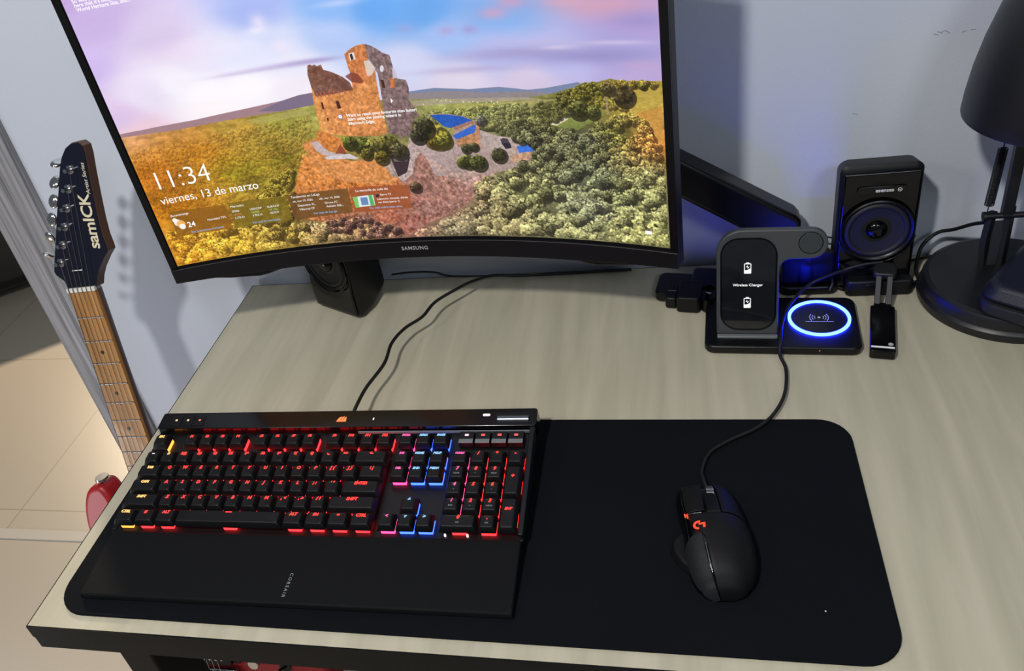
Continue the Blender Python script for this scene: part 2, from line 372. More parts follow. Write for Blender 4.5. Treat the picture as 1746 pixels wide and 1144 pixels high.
# top bar buttons, logo, volume roller
for i, (x, c) in enumerate(((.0135, 'white'), (.0285, 'white'), (.0435, 'pink'))):
    bm = bmesh.new(); prism(bm, rrect(x-.0068, x+.0068, .1385, .1525, .0012, 3), .0204, .0211)
    o = fin('top_bar_button', bm, M_black, kb, 30, bevel=.0003)
    bm = bmesh.new(); disc(bm, x, .1462, .0211, .0214, .0014, n=16)
    fin('button_light', bm, (glow('button_glow_cream', (1, .8, .5), .95) if i < 2 else glow('button_glow_red', (1, .22, .16), 1.0)), o, 0)
bm = bmesh.new()   # three sails
for dx, pts in enumerate([[(-.0055, -.003), (-.0035, .0012), (-.0005, .0028), (-.0018, -.003)], [(-.0012, -.003), (.0004, .0018), (.0024, .0032), (.0016, -.003)], [(.0022, -.003), (.0030, .0012), (.0046, .0024), (.0054, -.003)], [(-.006, -.0044), (-.0052, -.0034), (.0054, -.0034), (.0050, -.0044)]]):
    prism(bm, [(.2185+x, .1465+y) for x, y in pts], .0205, .0208)
fin('sail_logo', bm, glow('logo_glow', (1, .24, .08), 1.5), kb, 0)
bm = bmesh.new(); box(bm, .2548, .2562, .144, .147, .0205, .0208); fin('status_light', bm, glow('status_glow', (1, .9, .95), 1.1), kb, 0)
bm = bmesh.new(); prism(bm, rrect(.3775, .3855, .1475, .1508, .0014, 3), .0205, .0208); fin('mute_light', bm, glow('mute_glow', (1, .85, .9), 1.1), kb, 0)
bm = bmesh.new(); box(bm, .3915, .4305, .1365, .1515, .0198, .0207); fin('roller_well', bm, M_black2, kb, 30)
bm = bmesh.new(); tube(bm, [(.3945, .1435, .0195), (.4275, .1435, .0195)], .0048, 24); fin('volume_roller', bm, mat('roller_metal', '70757a', .3, metal=.9), kb, 40)
for j in range(4):
    bm = bmesh.new(); x = .356+j*.0174; box(bm, x, x+.0164, .1105, .1268, PL+.002, .0215, .0004, .001); o = fin('media_key', bm, M_black2, kb, 30, bevel=.0004)
    bm = bmesh.new(); box(bm, x+.0006, x+.0158, .1108, .1160, .0211, .0219); fin('media_key_lip', bm, M_silverbar, o, 30, bevel=.0003)
    bm = bmesh.new(); box(bm, x+.0062, x+.0102, .1202, .1226, .0214, .0217); fin('media_legend', bm, glow('media_glow_%d' % j, (1, .75, .8) if j == 0 else (1, .12, .12), 1.2), o, 0)
for x in (.3585, .3805):
    bm = bmesh.new(); box(bm, x-.0008, x+.0008, .0045, .0062, PL, PL+.003); fin('indicator_light', bm, G['white'][0], kb, 0)
# palm rest
pr_ = thing('palm_rest', 'soft black palm rest with small grey lettering in front of the keyboard', 'palm rest', (0, 0, .0032), (0, 0, .01305))
bm = bmesh.new()
prism(bm, [(-.003, -.0745, .001), (.4325, -.0755, .001), (.4335, -.001, .001), (-.001, -.001, .001)], 0, 0, top=[(-.002, -.0735, .0075), (.4315, -.0745, .0075), (.4328, -.001, .0165), (-.0005, -.001, .0165)])
fin('rest_pad', bm, M_rest, pr_, 30, bevel=.0018, seg=3)
sl = math.atan(.0090/.0735)
text('lettering', 'CORSAIR', .0046, M_greyink, pr_, T((.2155, -.0555, .0100)) @ Matrix.Rotation(sl, 4, 'X') @ R('Z', -95), extrude=.0002, spacing=1.45)
# keyboard cable: rises from the back of the case, arcs over the desk to the wall
kc = thing('keyboard_cable', 'black cable running from the back of the keyboard up to the wall', 'cable', (0, 0, 0))
cable('cord', [(.2195, .166, .028), (.2215, .180, .031), (0.2232, 0.2127, 0.029), (0.2334, 0.2558, 0.029), (0.2327, 0.2961, 0.029), (0.2422, 0.3261, 0.029), (0.2601, 0.3503, 0.029), (0.2705, 0.3824, 0.029), (0.2951, 0.412, 0.029), (.3120, .4330, .026), (.335, .4600, .016), (.375, .472, .006), (.44, .478, .003), (.52, .480, .003)], .0021, None, parent=kc)
bm = bmesh.new(); box(bm, .2125, .2265, .158, .168, .020, .033, .001, 0); fin('strain_relief', bm, M_black, kc, 30, bevel=.001)

# ================================================================== mouse
mo = thing('gaming_mouse', 'black wired gaming mouse with glowing red logo on the mat', 'mouse', (.6035, .0190, .0032), (0, 0, math.radians(5)))
mo.scale = (.94, .945, .95)
TT = [0, .07, .22, .42, .60, .76, .90, .97, 1.0]
HH = [.012, .0185, .027, .0355, .0395, .0365, .0265, .015, .003]
XL = [.022, .0285, .0300, .0270, .0275, .0270, .0215, .014, .006]
XR = [.015, .0235, .0295, .0335, .0365, .0355, .0285, .019, .008]
YY = [.0630, .0605, .0400, .0120, -.0130, -.0355, -.0545, -.0615, -.0640]
def ip(a, t): return float(np.interp(t, TT, a))
def smf(a, t, w_=.06):
    return (ip(a, max(0, t-w_))+2*ip(a, t)+ip(a, min(1, t+w_)))/4 if w_ < t < 1-w_ else ip(a, t)
def mp_(t, ph, off=0):
    h, xl, xr, y = smf(HH, t), smf(XL, t), smf(XR, t), smf(YY, t)
    a = math.radians(ph); c, s = math.cos(a), math.sin(a)
    ex = .72
    x = -(abs(c)**ex)*(xl+off)*(1 if c > 0 else -1) if c > 0 else (abs(c)**ex)*(xr+off)
    z = (abs(s)**.80)*(h+off)
    x -= .0035*math.sin(PI*min(1, max(0, t)))*(s**2)       # crown leans toward the thumb
    yy = y+(off if t < .5 else -off)*abs(2*t-1)
    return Vector((x, yy, z))
def patch(name, t0, t1, p0, p1, off, m, parent=mo, nt_=22, np_=18, thick=.0012, edge=None, bevel=.0005):
    bm = bmesh.new(); g = []
    for i in range(nt_+1):
        t = t0+(t1-t0)*i/nt_
        a, b_ = p0, p1
        if edge: a, b_ = edge(t, p0, p1)
        g.append([bm.verts.new(mp_(t, a+(b_-a)*j/np_, off)) for j in range(np_+1)])
    for i in range(nt_):
        for j in range(np_): bm.faces.new((g[i][j], g[i][j+1], g[i+1][j+1], g[i+1][j]))
    return fin(name, bm, m, parent, 60, solid=thick, bevel=bevel)
bm = bmesh.new(); g = []
for i in range(41):
    g.append([bm.verts.new(mp_(i/40, 180*j/30, -.0009)) for j in range(31)])
for i in range(40):
    for j in range(30): bm.faces.new((g[i][j], g[i][j+1], g[i+1][j+1], g[i+1][j]))
bm.faces.new(g[0]); bm.faces.new(g[-1][::-1])
for i in range(40): bm.faces.new((g[i][0], g[i+1][0], g[i+1][30], g[i][30]))
fin('core', bm, M_gloss, mo, 60)
M_mshell = mat('mouse_shell', '0c0c0e', .55, spec=.25, bump=.1, bscale=2000); M_mgrip = mat('mouse_rubber', '1b1f22', .65, spec=.3, bump=.4, bscale=1500)
patch('palm_shell', .44, 1.0, 84, 168, .0006, M_mshell, edge=lambda t, a, b_: (a-30*max(0, 1-(t-.44)/.22) if t < .66 else a, b_))
patch('thumb_grip', .62, 1.0, 14, 79, .0004, M_mgrip)
patch('left_button', .015, .415, 50, 88, .0008, M_mshell)
patch('right_button', .015, .425, 106, 158, .0008, M_mshell)
patch('side_panel', .05, .62, 12, 44, .0004, M_gloss)
bm = bmesh.new()
prism(bm, [(-.020, .016), (-.036, .006), (-.0405, -.002), (-.0405, -.012), (-.034, -.026), (-.020, -.040)], .0008, .010, [(-.019, .014), (-.032, .005), (-.0365, -.002), (-.0365, -.012), (-.031, -.024), (-.019, -.037)])
fin('thumb_rest', bm, M_mshell, mo, 40, bevel=.002, seg=3)
p = mp_(.17, 96, -.001); bm = bmesh.new(); tube(bm, [(p.x-.0034, p.y, p.z-.002), (p.x+.0034, p.y, p.z-.002)], .0068, 28)
whl = fin('scroll_wheel', bm, M_chrome2, mo, 40)
bm = bmesh.new()
for k in range(28):
    a = 2*PI*k/28; tube(bm, [(p.x-.0030, p.y+.0069*math.cos(a), p.z-.002+.0069*math.sin(a)), (p.x+.0030, p.y+.0069*math.cos(a), p.z-.002+.0069*math.sin(a))], .00025, 4)
fin('wheel_ridge', bm, M_black, whl, 0)
patch('wheel_channel', .10, .43, 90, 104, .0002, M_black2)
# G-shaped lit logo and the indicator bars
def on_surface(t, ph):
    a = mp_(t, ph, .0009); du = mp_(t+.01, ph, .0009)-a; dv = mp_(t, ph+2, .0009)-a
    yv = -du.normalized(); n = dv.cross(du).normalized()
    if n.z < 0: n = -n
    xv = yv.cross(n).normalized()
    return Matrix(((xv.x, yv.x, n.x, a.x), (xv.y, yv.y, n.y, a.y), (xv.z, yv.z, n.z, a.z), (0, 0, 0, 1)))
M_glogo = glow('red_logo_glow', (1, .085, .04), 1.3)
bm = bmesh.new(); n = 16; ro, ri = .0052, .0031
A = [(ro*math.cos(math.radians(70+200*k/n)), ro*math.sin(math.radians(70+200*k/n))) for k in range(n+1)]
B = [(ri*math.cos(math.radians(70+200*k/n)), ri*math.sin(math.radians(70+200*k/n))) for k in range(n+1)]
for k in range(n): prism(bm, [A[k], A[k+1], B[k+1], B[k]], 0, .0004)
prism(bm, [(.0000, .0022), (.0062, .0022), (.0062, -.0036), (.0040, -.0036), (.0040, .0004), (.0000, .0004)], 0, .0004)
fin('glowing_logo', bm, M_glogo, mo, 0, mx=on_surface(.56, 76) @ R('Z', -4))
for k in range(2):
    bm = bmesh.new(); box(bm, -.0009, .0009, -.0030, .0030, 0, .0004); fin('indicator_bar', bm, M_glogo, mo, 0, mx=on_surface(.41+.03*k, 46) @ T((.0032*k, 0, 0)) @ R('Z', 6))
bm = bmesh.new(); tube(bm, [mp_(t, 81.5, .0012) for t in (.70, .80, .88)], .0005, 6); fin('silver_seam', bm, M_chrome2, mo, 60)
bm = bmesh.new(); tube(bm, [mp_(t, a, .0012) for t, a in ((.445, 84), (.44, 70), (.43, 56), (.40, 48), (.28, 46), (.05, 46))], .0004, 6); fin('silver_seam', bm, M_chrome2, mo, 60)
cable('mouse_cable', [(.6015, .0795, .010), (.5985, .092, .010), (.5975, .108, .007), (0.6058, 0.1325, 0.006), (0.6266, 0.1509, 0.006), (0.6534, 0.1681, 0.006), (0.6725, 0.19, 0.006), (0.6863, 0.2219, 0.006), (0.6917, 0.2606, 0.006), (.6875, .282, .010), (.6900, .3000, .0185), (.6960, .3350, .0175), (.7080, .3650, .020), (.7330, .3950, .026), (.7620, .4020, .036), (.7900, .4060, .043), (.8130, .4080, .044)], .0019, 'black mouse cable curving across the mat and over the wireless charger')

# ================================================================== curved monitor
mon = thing('curved_monitor', 'large curved monitor showing a lock screen with a castle ruin', 'monitor', (.277826, .336096, .132827), (0, 0, 0))
_tilt, _yaw, _roll = .0098283, -.0362894, -.0051758
mon.rotation_mode = 'QUATERNION'; mon.rotation_quaternion = (Matrix.Rotation(_yaw, 3, 'Z') @ Matrix.Rotation(_tilt, 3, 'X') @ Matrix.Rotation(_roll, 3, 'Y')).to_quaternion()
RC = 1.0
def cyl(s, z, off=0):        # arc position, height, offset backwards
    r = RC+off
    return Vector((r*math.sin(s/RC), r*math.cos(s/RC)-RC, z))
def curved_slab(name, s0, s1, z0, z1, o0, o1, m, n=48, bevel=0, zf=None, parent=mon):
    bm = bmesh.new(); rows = []
    for i in range(n+1):
        s = s0+(s1-s0)*i/n; a, b_ = (z0, z1) if zf is None else zf(s)
        rows.append([bm.verts.new(cyl(s, a, o0)), bm.verts.new(cyl(s, b_, o0)), bm.verts.new(cyl(s, b_, o1)), bm.verts.new(cyl(s, a, o1))])
    for A_, B_ in zip(rows, rows[1:]):
        for k in range(4): bm.faces.new((A_[k], A_[(k+1) % 4], B_[(k+1) % 4], B_[k]))
    bm.faces.new(rows[0][::-1]); bm.faces.new(rows[-1])
    return fin(name, bm, m, parent, 30, bevel=bevel)
M_bez = mat('monitor_bezel', '0d0d11', .42, spec=.35, bump=.1, bscale=1500)
SB, ST, SW = .0225, .3625, .3025
curved_slab('bezel', -.3118, .3118, 0.0, .3700, .0015, .016, M_bez, bevel=.001)
curved_slab('chin', -.3118, .3118, 0.0, .0195, -.0030, .0015, M_bez, bevel=.0008, zf=lambda s: (-.0035*min(1, (.3118-abs(s))/.10), .0195))
curved_slab('side_frame', -.3118, -.3040, .0195, .3700, -.0005, .0015, M_black2); curved_slab('side_frame', .3040, .3118, .0195, .3700, -.0005, .0015, M_black2)
curved_slab('top_frame', -.3040, .3040, .3640, .3700, -.0005, .0015, M_black2)
def lip(s):
    a = abs(s); d = 0
    d = float(np.interp(a, (0, .145, .170, .208, .250, .300), (0, 0, .0085, .0180, .0135, .0030)))
    return (-.0035-d, .05)
curved_slab('rear_shell', -.300, .300, 0, 0, .016, .040, M_bez, zf=lip, bevel=.002)
bm = bmesh.new(); prism(bm, rrect(-.16, .16, .06, .33, .05, 8), 0, .035, rrect(-.13, .13, .08, .31, .04, 8)); 
fin('rear_shell', bm, M_bez, mon, 40, mx=T((0, .020, 0)) @ Matrix(((1, 0, 0, 0), (0, 0, 1, 0), (0, 1, 0, 0), (0, 0, 0, 1))))
text('brand_lettering', 'SAMSUNG', .0068, M_silverink, mon, T(cyl(.0005, .0098, -.0031)) @ R('X', 90), extrude=.00015, spacing=1.12, bold=.00008)
# ---- the lit picture: painted procedurally into a pixel buffer
CW, CH = 1600, 900
rng = np.random.default_rng(7)
yy_, xx_ = np.mgrid[0:CH, 0:CW].astype(np.float32)
def noise2(fx, fy, seed, oct_=4, shear=0):
    out = np.zeros((CH, CW), np.float32); amp = 1; tot = 0; r = np.random.default_rng(seed)
    for o_ in range(oct_):
        gx, gy = int(fx*2**o_)+3, int(fy*2**o_)+3
        g_ = r.random((gy+1, gx+1)).astype(np.float32)
        X = (xx_+shear*yy_) % CW/CW*(gx-1); Y = yy_/CH*(gy-1); ix = X.astype(int); iy = Y.astype(int); tx = X-ix; ty = Y-iy
        tx = tx*tx*(3-2*tx); ty = ty*ty*(3-2*ty)
        out += amp*((g_[iy, ix]*(1-tx)+g_[iy, ix+1]*tx)*(1-ty)+(g_[iy+1, ix]*(1-tx)+g_[iy+1, ix+1]*tx)*ty); tot += amp; amp *= .55
    return out/tot
def field(ctrl, power=4.0):
    """smooth colour field through control points (x, y, 'rrggbb')"""
    s = 8; X = xx_[::s, ::s]; Y = yy_[::s, ::s]; num = np.zeros(X.shape+(3,), np.float32); den = np.zeros(X.shape, np.float32)
    for x, y, c in ctrl:
        c = np.array([int(c[i:i+2], 16) for i in (0, 2, 4)], np.float32)/255
        w_ = 1/(((X-x)**2+(1.6*(Y-y))**2+900)**(power/2)); num += w_[..., None]*c; den += w_
    f = num/den[..., None]
    iy = np.clip(yy_/s, 0, f.shape[0]-1.001); ix = np.clip(xx_/s, 0, f.shape[1]-1.001); a = iy.astype(int); b2 = ix.astype(int); ty = (iy-a)[..., None]; tx = (ix-b2)[..., None]
    return (f[a, b2]*(1-tx)+f[a, b2+1]*tx)*(1-ty)+(f[a+1, b2]*(1-tx)+f[a+1, b2+1]*tx)*ty
def pmask(pts, soft=1.0):
    P = np.array(pts, np.float32); x0, y0_ = np.floor(P.min(0)-3).astype(int); x1, y1 = np.ceil(P.max(0)+3).astype(int)
    x0, y0_, x1, y1 = max(0, x0), max(0, y0_), min(CW, x1), min(CH, y1)
    if x1 <= x0 or y1 <= y0_: return (slice(0, 0), slice(0, 0)), np.zeros((0, 0), np.float32)
    sl_ = (slice(y0_, y1), slice(x0, x1)); acc = np.zeros((y1-y0_, x1-x0), np.float32)
    for oy, ox in ((.25, .25), (.25, .75), (.75, .25), (.75, .75)):
        X = xx_[sl_]+ox; Y = yy_[sl_]+oy; ins = np.zeros(X.shape, bool)
        for i in range(len(P)):
            ax, ay = P[i]; bx, by = P[(i+1) % len(P)]
            if ay == by: continue
            c = (ay > Y) != (by > Y); xi = (bx-ax)*(Y-ay)/(by-ay)+ax; ins ^= c & (X < xi)
        acc += ins*.25
    return sl_, acc
def hx(c): return np.array([int(c[i:i+2], 16) for i in (0, 2, 4)], np.float32)/255
def fillp(img, pts, col, a=1.0):
    sl_, k = pmask(pts)
    if k.size == 0: return
    c = hx(col) if isinstance(col, str) else col[sl_]
    img[sl_] += (c-img[sl_])*(k*a)[..., None]
def soft_spot(img, x, y, rx, ry, col, a):
    x0, x1, y0_, y1 = int(max(0, x-2.5*rx)), int(min(CW, x+2.5*rx)), int(max(0, y-2.5*ry)), int(min(CH, y+2.5*ry))
    if x1 <= x0 or y1 <= y0_: return
    sl_ = (slice(y0_, y1), slice(x0, x1)); k = np.exp(-((xx_[sl_]-x)/rx)**2-((yy_[sl_]-y)/ry)**2)*a
    img[sl_] += (hx(col)-img[sl_])*k[..., None]
_st = {}
def stamp(img, x, y, r, c, a=.9):
    k = max(2, int(round(r*2)))
    if k not in _st:
        n_ = k//2+2; q = np.mgrid[-n_:n_+1, -n_:n_+1]; _st[k] = (n_, np.clip(k/2+.5-np.sqrt(q[0]**2+q[1]**2), 0, 1).astype(np.float32)[..., None])
    n_, mk = _st[k]; xi, yi = int(x), int(y)
    if xi-n_ < 0 or yi-n_ < 0 or xi+n_+1 > CW or yi+n_+1 > CH: return
    v = img[yi-n_:yi+n_+1, xi-n_:xi+n_+1]; v += (c-v)*mk*a
img = np.zeros((CH, CW, 3), np.float32)
sky = field([(-23.5, 32.6, 'c3a6da'), (45.0, 103.2, 'c9b3e2'), (-41.3, 220.0, 'cdb8ea'), (14.3, 375.6, 'd9c2e4'), (222.1, 170.5, 'd8c8e8'), (124.6, 325.1, 'e6dcf0'), (220.8, 307.6, 'f3eef8'), (275.3, 353.1, 'f6f2f8'), (295.7, 251.2, 'e8e2f4'), (384.5, 248.8, 'e4e2f6'), (434.8, 361.1, 'f6f2f8'), (290.4, 410.6, 'f6eef2'), (505.7, 152.2, 'a9b8f0'), (468.4, 262.1, 'e0e2f8'), (545.9, 239.8, 'd5dcf6'), (576.0, 311.3, 'e6e6f6'), (701.4, 243.8, 'b4c8f2'), (723.6, 166.5, '8ab4f0'), (854.5, 182.1, '6aa6ec'), (981.4, 210.4, '6fa8ea'), (555.4, 378.3, 'f0e8f2'), (1033.8, 277.1, '9fbaec'), (1189.8, 227.1, '86aee8'), (1188.5, 334.3, 'b3b8e6'), (1330.5, 355.2, 'b5b4e2'), (1241.4, 416.4, 'd0c2dc'), (1501.9, 342.5, 'a9a2d6'), (1552.9, 242.7, 'b79fd2'), (1557.7, 402.1, 'b9a6d4'), (1041.5, 407.6, 'd9cfe2'), (916.6, 348.6, 'cfd2ee'), (62.9, 433.1, 'e9c8d6')])
cl = noise2(7, 14, 3, 5)
img[:] = sky; img += ((cl-.5)*.06)[..., None]*np.array([1, .9, .8], np.float32)
for x, y, rx, ry, c, a in [(585.5, 309.2, 78.1, 8.7, 'a493c6', 0.6), (487.4, 311.0, 102.4, 7.0, 'b8a6d0', 0.5), (656.7, 308.1, 59.6, 6.8, '9b8bc2', 0.6), (397.5, 313.1, 85.6, 5.3, 'c9bbdc', 0.5), (1220.8, 335.9, 177.2, 17.4, 'a39ac6', 0.8), (1424.9, 349.4, 169.4, 18.5, '968fc4', 0.85), (1081.9, 373.8, 150.5, 9.8, 'b0a4cc', 0.6), (1036.2, 264.7, 23.0, 11.1, 'b39cce', 0.6), (1101.8, 266.6, 19.6, 10.9, 'a48fc8', 0.6), (922.4, 248.6, 23.5, 11.2, '9fa6da', 0.6), (1466.7, 226.6, 131.4, 30.9, 'cf9fb4', 0.85), (1551.6, 263.6, 87.0, 25.4, '9a90c8', 0.8), (1363.6, 208.1, 60.1, 17.3, 'd7a3b4', 0.7), (1225.3, 202.8, 43.8, 17.6, 'c9a0c0', 0.8), (1173.4, 229.0, 38.2, 15.0, 'c9a2c2', 0.8), (557.5, 258.1, 30.7, 23.6, 'eee2f4', 0.7), (512.5, 182.4, 23.6, 22.5, 'f0e6f6', 0.7), (498.8, 203.0, 26.6, 10.1, 'f4ecf8', 0.6), (750.3, 162.0, 66.1, 9.4, 'c9d6f6', 0.6), (1488.9, 316.1, 88.8, 5.8, 'cfc3e0', 0.7), (1334.2, 324.8, 46.8, 6.1, 'd9cde6', 0.6), (1544.7, 372.2, 59.2, 12.1, 'c2a2cc', 0.5), (1289.0, 307.9, 93.6, 7.6, 'c0b6dc', 0.5), (252.3, 226.3, 99.9, 34.6, 'e4cbe4', 0.4)]: soft_spot(img, x, y, rx, ry, c, a)
land = field([(-14.8, 445.0, 'c9925a'), (14.0, 441.5, 'd9a070'), (164.8, 453.2, 'c08a48'), (42.6, 575.7, 'b97020'), (57.7, 682.4, 'b4741a'), (192.5, 526.2, 'b07a28'), (344.1, 466.1, 'b09040'), (490.3, 469.3, '8f8a3c'), (296.2, 604.1, '968426'), (373.7, 657.0, '8c8030'), (422.9, 564.6, '8c7a30'), (569.1, 452.1, 'a09a50'), (32.0, 852.1, 'b98028'), (169.0, 858.2, 'a38630'), (371.3, 847.9, '8a7838'), (530.0, 846.8, '847050'), (628.9, 771.6, '8c5c38'), (881.7, 501.6, '7c7a4a'), (993.9, 473.3, '9a9c58'), (1167.6, 464.0, '8f9058'), (1310.7, 516.7, '5c5c34'), (1399.3, 450.8, '7a7430'), (1524.4, 448.9, 'a08a3c'), (1560.9, 479.1, 'bfa14a'), (1563.0, 576.0, 'c08040'), (1468.8, 564.1, '6a6a34'), (1217.3, 586.1, '5e5e44'), (1374.9, 690.4, '60644c'), (1503.7, 754.4, '6a6c48'), (1385.8, 583.9, '5a5c46'), (1314.9, 620.5, '58583f'), (1193.5, 752.6, '70704a'), (1086.9, 853.4, '6e6648'), (1265.5, 887.8, '767450'), (1530.2, 864.0, '76744a'), (1570.6, 730.1, '7c7a50'), (1363.8, 802.9, '666850'), (947.6, 895.0, '68604c'), (798.7, 868.8, '7a5a4c'), (896.8, 769.2, '8a6058')], 3.0)
def hills(pts, img_, col, a=1): fillp(img_, pts, col, a)
nz = noise2(60, 60, 11, 4); nf = noise2(220, 160, 12, 3); ns = noise2(16, 60, 13, 4)
hills([(-25.4, 427.2), (65.1, 427.8), (229.3, 427.5), (397.2, 418.8), (508.8, 411.4), (603.2, 398.6), (586.6, 454.2), (-38.9, 458.7)], img, 'a07f86')
hills([(429.0, 432.8), (508.8, 411.4), (566.2, 401.0), (621.0, 399.2), (604.3, 456.4)], img, '7d6d84')
hills([(881.5, 425.6), (970.0, 420.1), (1071.6, 429.6), (1156.8, 426.7), (1238.5, 437.6), (1288.2, 433.9), (1378.6, 418.8), (1416.7, 434.6), (1408.8, 515.9), (864.3, 500.3)], img, '7884a4')
hills([(880.1, 430.7), (1002.6, 430.7), (1120.5, 442.1), (1237.7, 442.6), (1335.0, 450.5), (1327.3, 516.7), (864.3, 500.3)], img, '8d8488')
ns2 = noise2(9, 70, 14, 4)
land_t = land*(0.66+.42*nz[..., None]+.34*ns2[..., None])+(nf[..., None]-.5)*.14
lp = [(-29.9, 437.6), (166.6, 447.9), (351.5, 444.7), (498.8, 442.9), (610.4, 435.4), (718.3, 436.8), (893.6, 449.2), (998.1, 452.9), (1133.2, 466.1), (1235.3, 459.0), (1302.5, 450.3), (1360.9, 434.6), (1418.0, 421.9), (1465.9, 409.5), (1496.3, 415.3), (1557.2, 414.3), (1594.4, 413.5), (1646.0, 411.9), (1642.0, 1003.8), (794.2, 1068.9), (-98.4, 984.4), (-143.3, 532.3)]
fillp(img, lp, land_t)
for pts, c, a in [([(892.8, 452.6), (1235.3, 459.0), (1284.0, 466.4), (888.9, 469.9)], 'a89a86', 0.8), ([(993.9, 473.3), (1115.2, 472.2), (1198.5, 481.8), (1060.8, 487.3)], 'a9a35c', 0.8), ([(1132.2, 473.0), (1333.4, 463.8), (1232.1, 482.6)], 'b0a46a', 0.7), ([(244.9, 615.4), (359.7, 584.5), (511.7, 580.8), (486.1, 602.7), (281.7, 646.4)], 'a09a30', 0.75), ([(148.9, 494.5), (259.7, 495.5), (274.5, 505.9), (163.4, 505.1)], 'd0a060', 0.5), ([(385.1, 454.0), (571.8, 443.4), (583.9, 463.2), (416.0, 471.7)], 'b0a860', 0.7), ([(1517.2, 441.3), (1593.9, 427.0), (1593.9, 582.1), (1549.8, 535.8), (1491.3, 481.5)], 'b9a04a', 0.8), ([(1520.7, 504.5), (1598.9, 477.8), (1597.1, 582.1), (1556.9, 546.6)], 'c58a44', 0.75), ([(1284.8, 525.2), (1369.9, 499.8), (1428.4, 479.4), (1441.6, 508.5), (1364.4, 553.5), (1299.3, 542.4)], '7f8a48', 0.85), ([(1283.2, 537.4), (1347.7, 509.8), (1339.5, 523.3), (1307.8, 540.5)], 'd8c8b0', 0.9)]: fillp(img, pts, c, a)
# houses in the far valley
for k in range(40):
    x, y = 700*1+rng.random()*0, 0
for x, y in [(971.6, 454.8), (983.0, 458.7), (1010.0, 462.2), (1064.7, 466.7), (1075.3, 465.6), (1089.9, 469.6), (1129.5, 467.7), (1135.6, 473.0), (1115.5, 470.6), (928.8, 465.9), (997.0, 457.9), (1047.5, 465.9), (1146.2, 470.1)]: stamp(img, x, y, 2.2, np.array([.9, .86, .82], np.float32))
# foliage: crowns made of lit and shaded leaf clumps
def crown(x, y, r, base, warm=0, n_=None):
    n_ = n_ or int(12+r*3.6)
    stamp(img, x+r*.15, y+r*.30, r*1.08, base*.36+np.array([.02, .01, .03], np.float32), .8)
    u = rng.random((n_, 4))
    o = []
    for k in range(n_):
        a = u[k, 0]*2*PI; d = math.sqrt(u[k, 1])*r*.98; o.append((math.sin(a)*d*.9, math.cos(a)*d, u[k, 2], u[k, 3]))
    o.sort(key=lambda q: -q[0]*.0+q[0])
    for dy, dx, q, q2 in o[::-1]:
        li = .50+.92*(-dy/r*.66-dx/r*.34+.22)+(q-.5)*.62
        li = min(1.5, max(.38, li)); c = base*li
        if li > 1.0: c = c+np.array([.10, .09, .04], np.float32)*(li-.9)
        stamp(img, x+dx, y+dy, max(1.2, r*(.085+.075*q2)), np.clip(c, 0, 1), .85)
def forest(pts, r0, r1, dens, colf, keep=0.0):
    before = img.copy() if keep else None
    P = np.array(pts); (x0, y0_), (x1, y1) = P.min(0), P.max(0)
    sl_, mk = pmask(pts); n_ = int(dens*mk.sum()/((r0+r1)/2)**2)
    L_ = []
    while len(L_) < n_:
        x, y = x0+rng.random()*(x1-x0), y0_+rng.random()*(y1-y0_)
        iy, ix = int(y)-sl_[0].start, int(x)-sl_[1].start
        if 0 <= iy < mk.shape[0] and 0 <= ix < mk.shape[1] and mk[iy, ix] > .5: L_.append((y, x))
    for y, x in sorted(L_):
        f = (y-y0_)/max(1, y1-y0_); r = (r0+(r1-r0)*f)*(.75+.5*rng.random())
        crown(x, y, r, np.clip(colf(x, y), 0, 1)*(.85+.4*rng.random()))
    if keep: img[:] = img*(1-keep)+before*keep
def lc(gain=1.15, tint=(1, 1, 1)):
    def f(x, y):
        return land[min(CH-1, max(0, int(y))), min(CW-1, max(0, int(x)))]*gain*np.array(tint, np.float32)
    return f
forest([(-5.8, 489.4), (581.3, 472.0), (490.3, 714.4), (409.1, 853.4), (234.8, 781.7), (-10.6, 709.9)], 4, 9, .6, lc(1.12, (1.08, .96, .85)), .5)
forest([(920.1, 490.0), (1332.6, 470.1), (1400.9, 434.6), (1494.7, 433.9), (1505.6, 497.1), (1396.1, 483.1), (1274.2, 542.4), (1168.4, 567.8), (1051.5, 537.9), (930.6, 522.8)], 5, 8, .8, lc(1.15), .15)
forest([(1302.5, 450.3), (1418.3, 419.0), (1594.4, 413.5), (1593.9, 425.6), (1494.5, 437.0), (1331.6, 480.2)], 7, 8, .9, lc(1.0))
for x, y, r, c in [(1371.0, 491.6, 27.7, '6c6c3a'), (1497.9, 452.6, 28.4, '6a5c3c'), (1457.5, 434.4, 18.9, '8a7a4a'), (1410.4, 499.2, 19.7, '74743c'), (1553.2, 429.6, 9.2, '706a34')]: crown(x, y, r, hx(c), n_=60)
fillp(img, [(1449.3, 458.2), (1455.6, 458.2), (1454.5, 506.6), (1448.2, 506.6)], 'a08a70', .8)
# castle hill
lv_ = noise2(22, 16, 41, 3)[..., None]; gy = np.clip((yy_-486.0)/90, 0, 1)[..., None]; img *= 1+gy*(lv_-.5)*.55
rock = field([(508.0, 655.4, 'c07a40'), (592.4, 625.8, 'cc8444'), (692.4, 675.5, 'c87c3c'), (756.6, 720.8, 'b06a3c'), (478.4, 754.7, 'a8683c'), (634.2, 751.2, 'b46c38'), (822.0, 765.8, '9a6458'), (938.0, 750.7, '9c6a60'), (884.9, 650.4, 'a07a70'), (1022.7, 694.3, 'a4847c'), (732.0, 822.2, 'a46048'), (803.4, 847.9, '946056'), (650.6, 837.0, '6c504a'), (967.4, 791.7, '86645a'), (855.0, 787.8, '8c6a62'), (1098.0, 676.6, 'a88c84')], 3)
n_r = noise2(260, 120, 21, 3); n_r2 = noise2(120, 90, 22, 3)
rock_t = rock*(.60+.95*n_r[..., None])+(n_r2[..., None]-.5)*.26
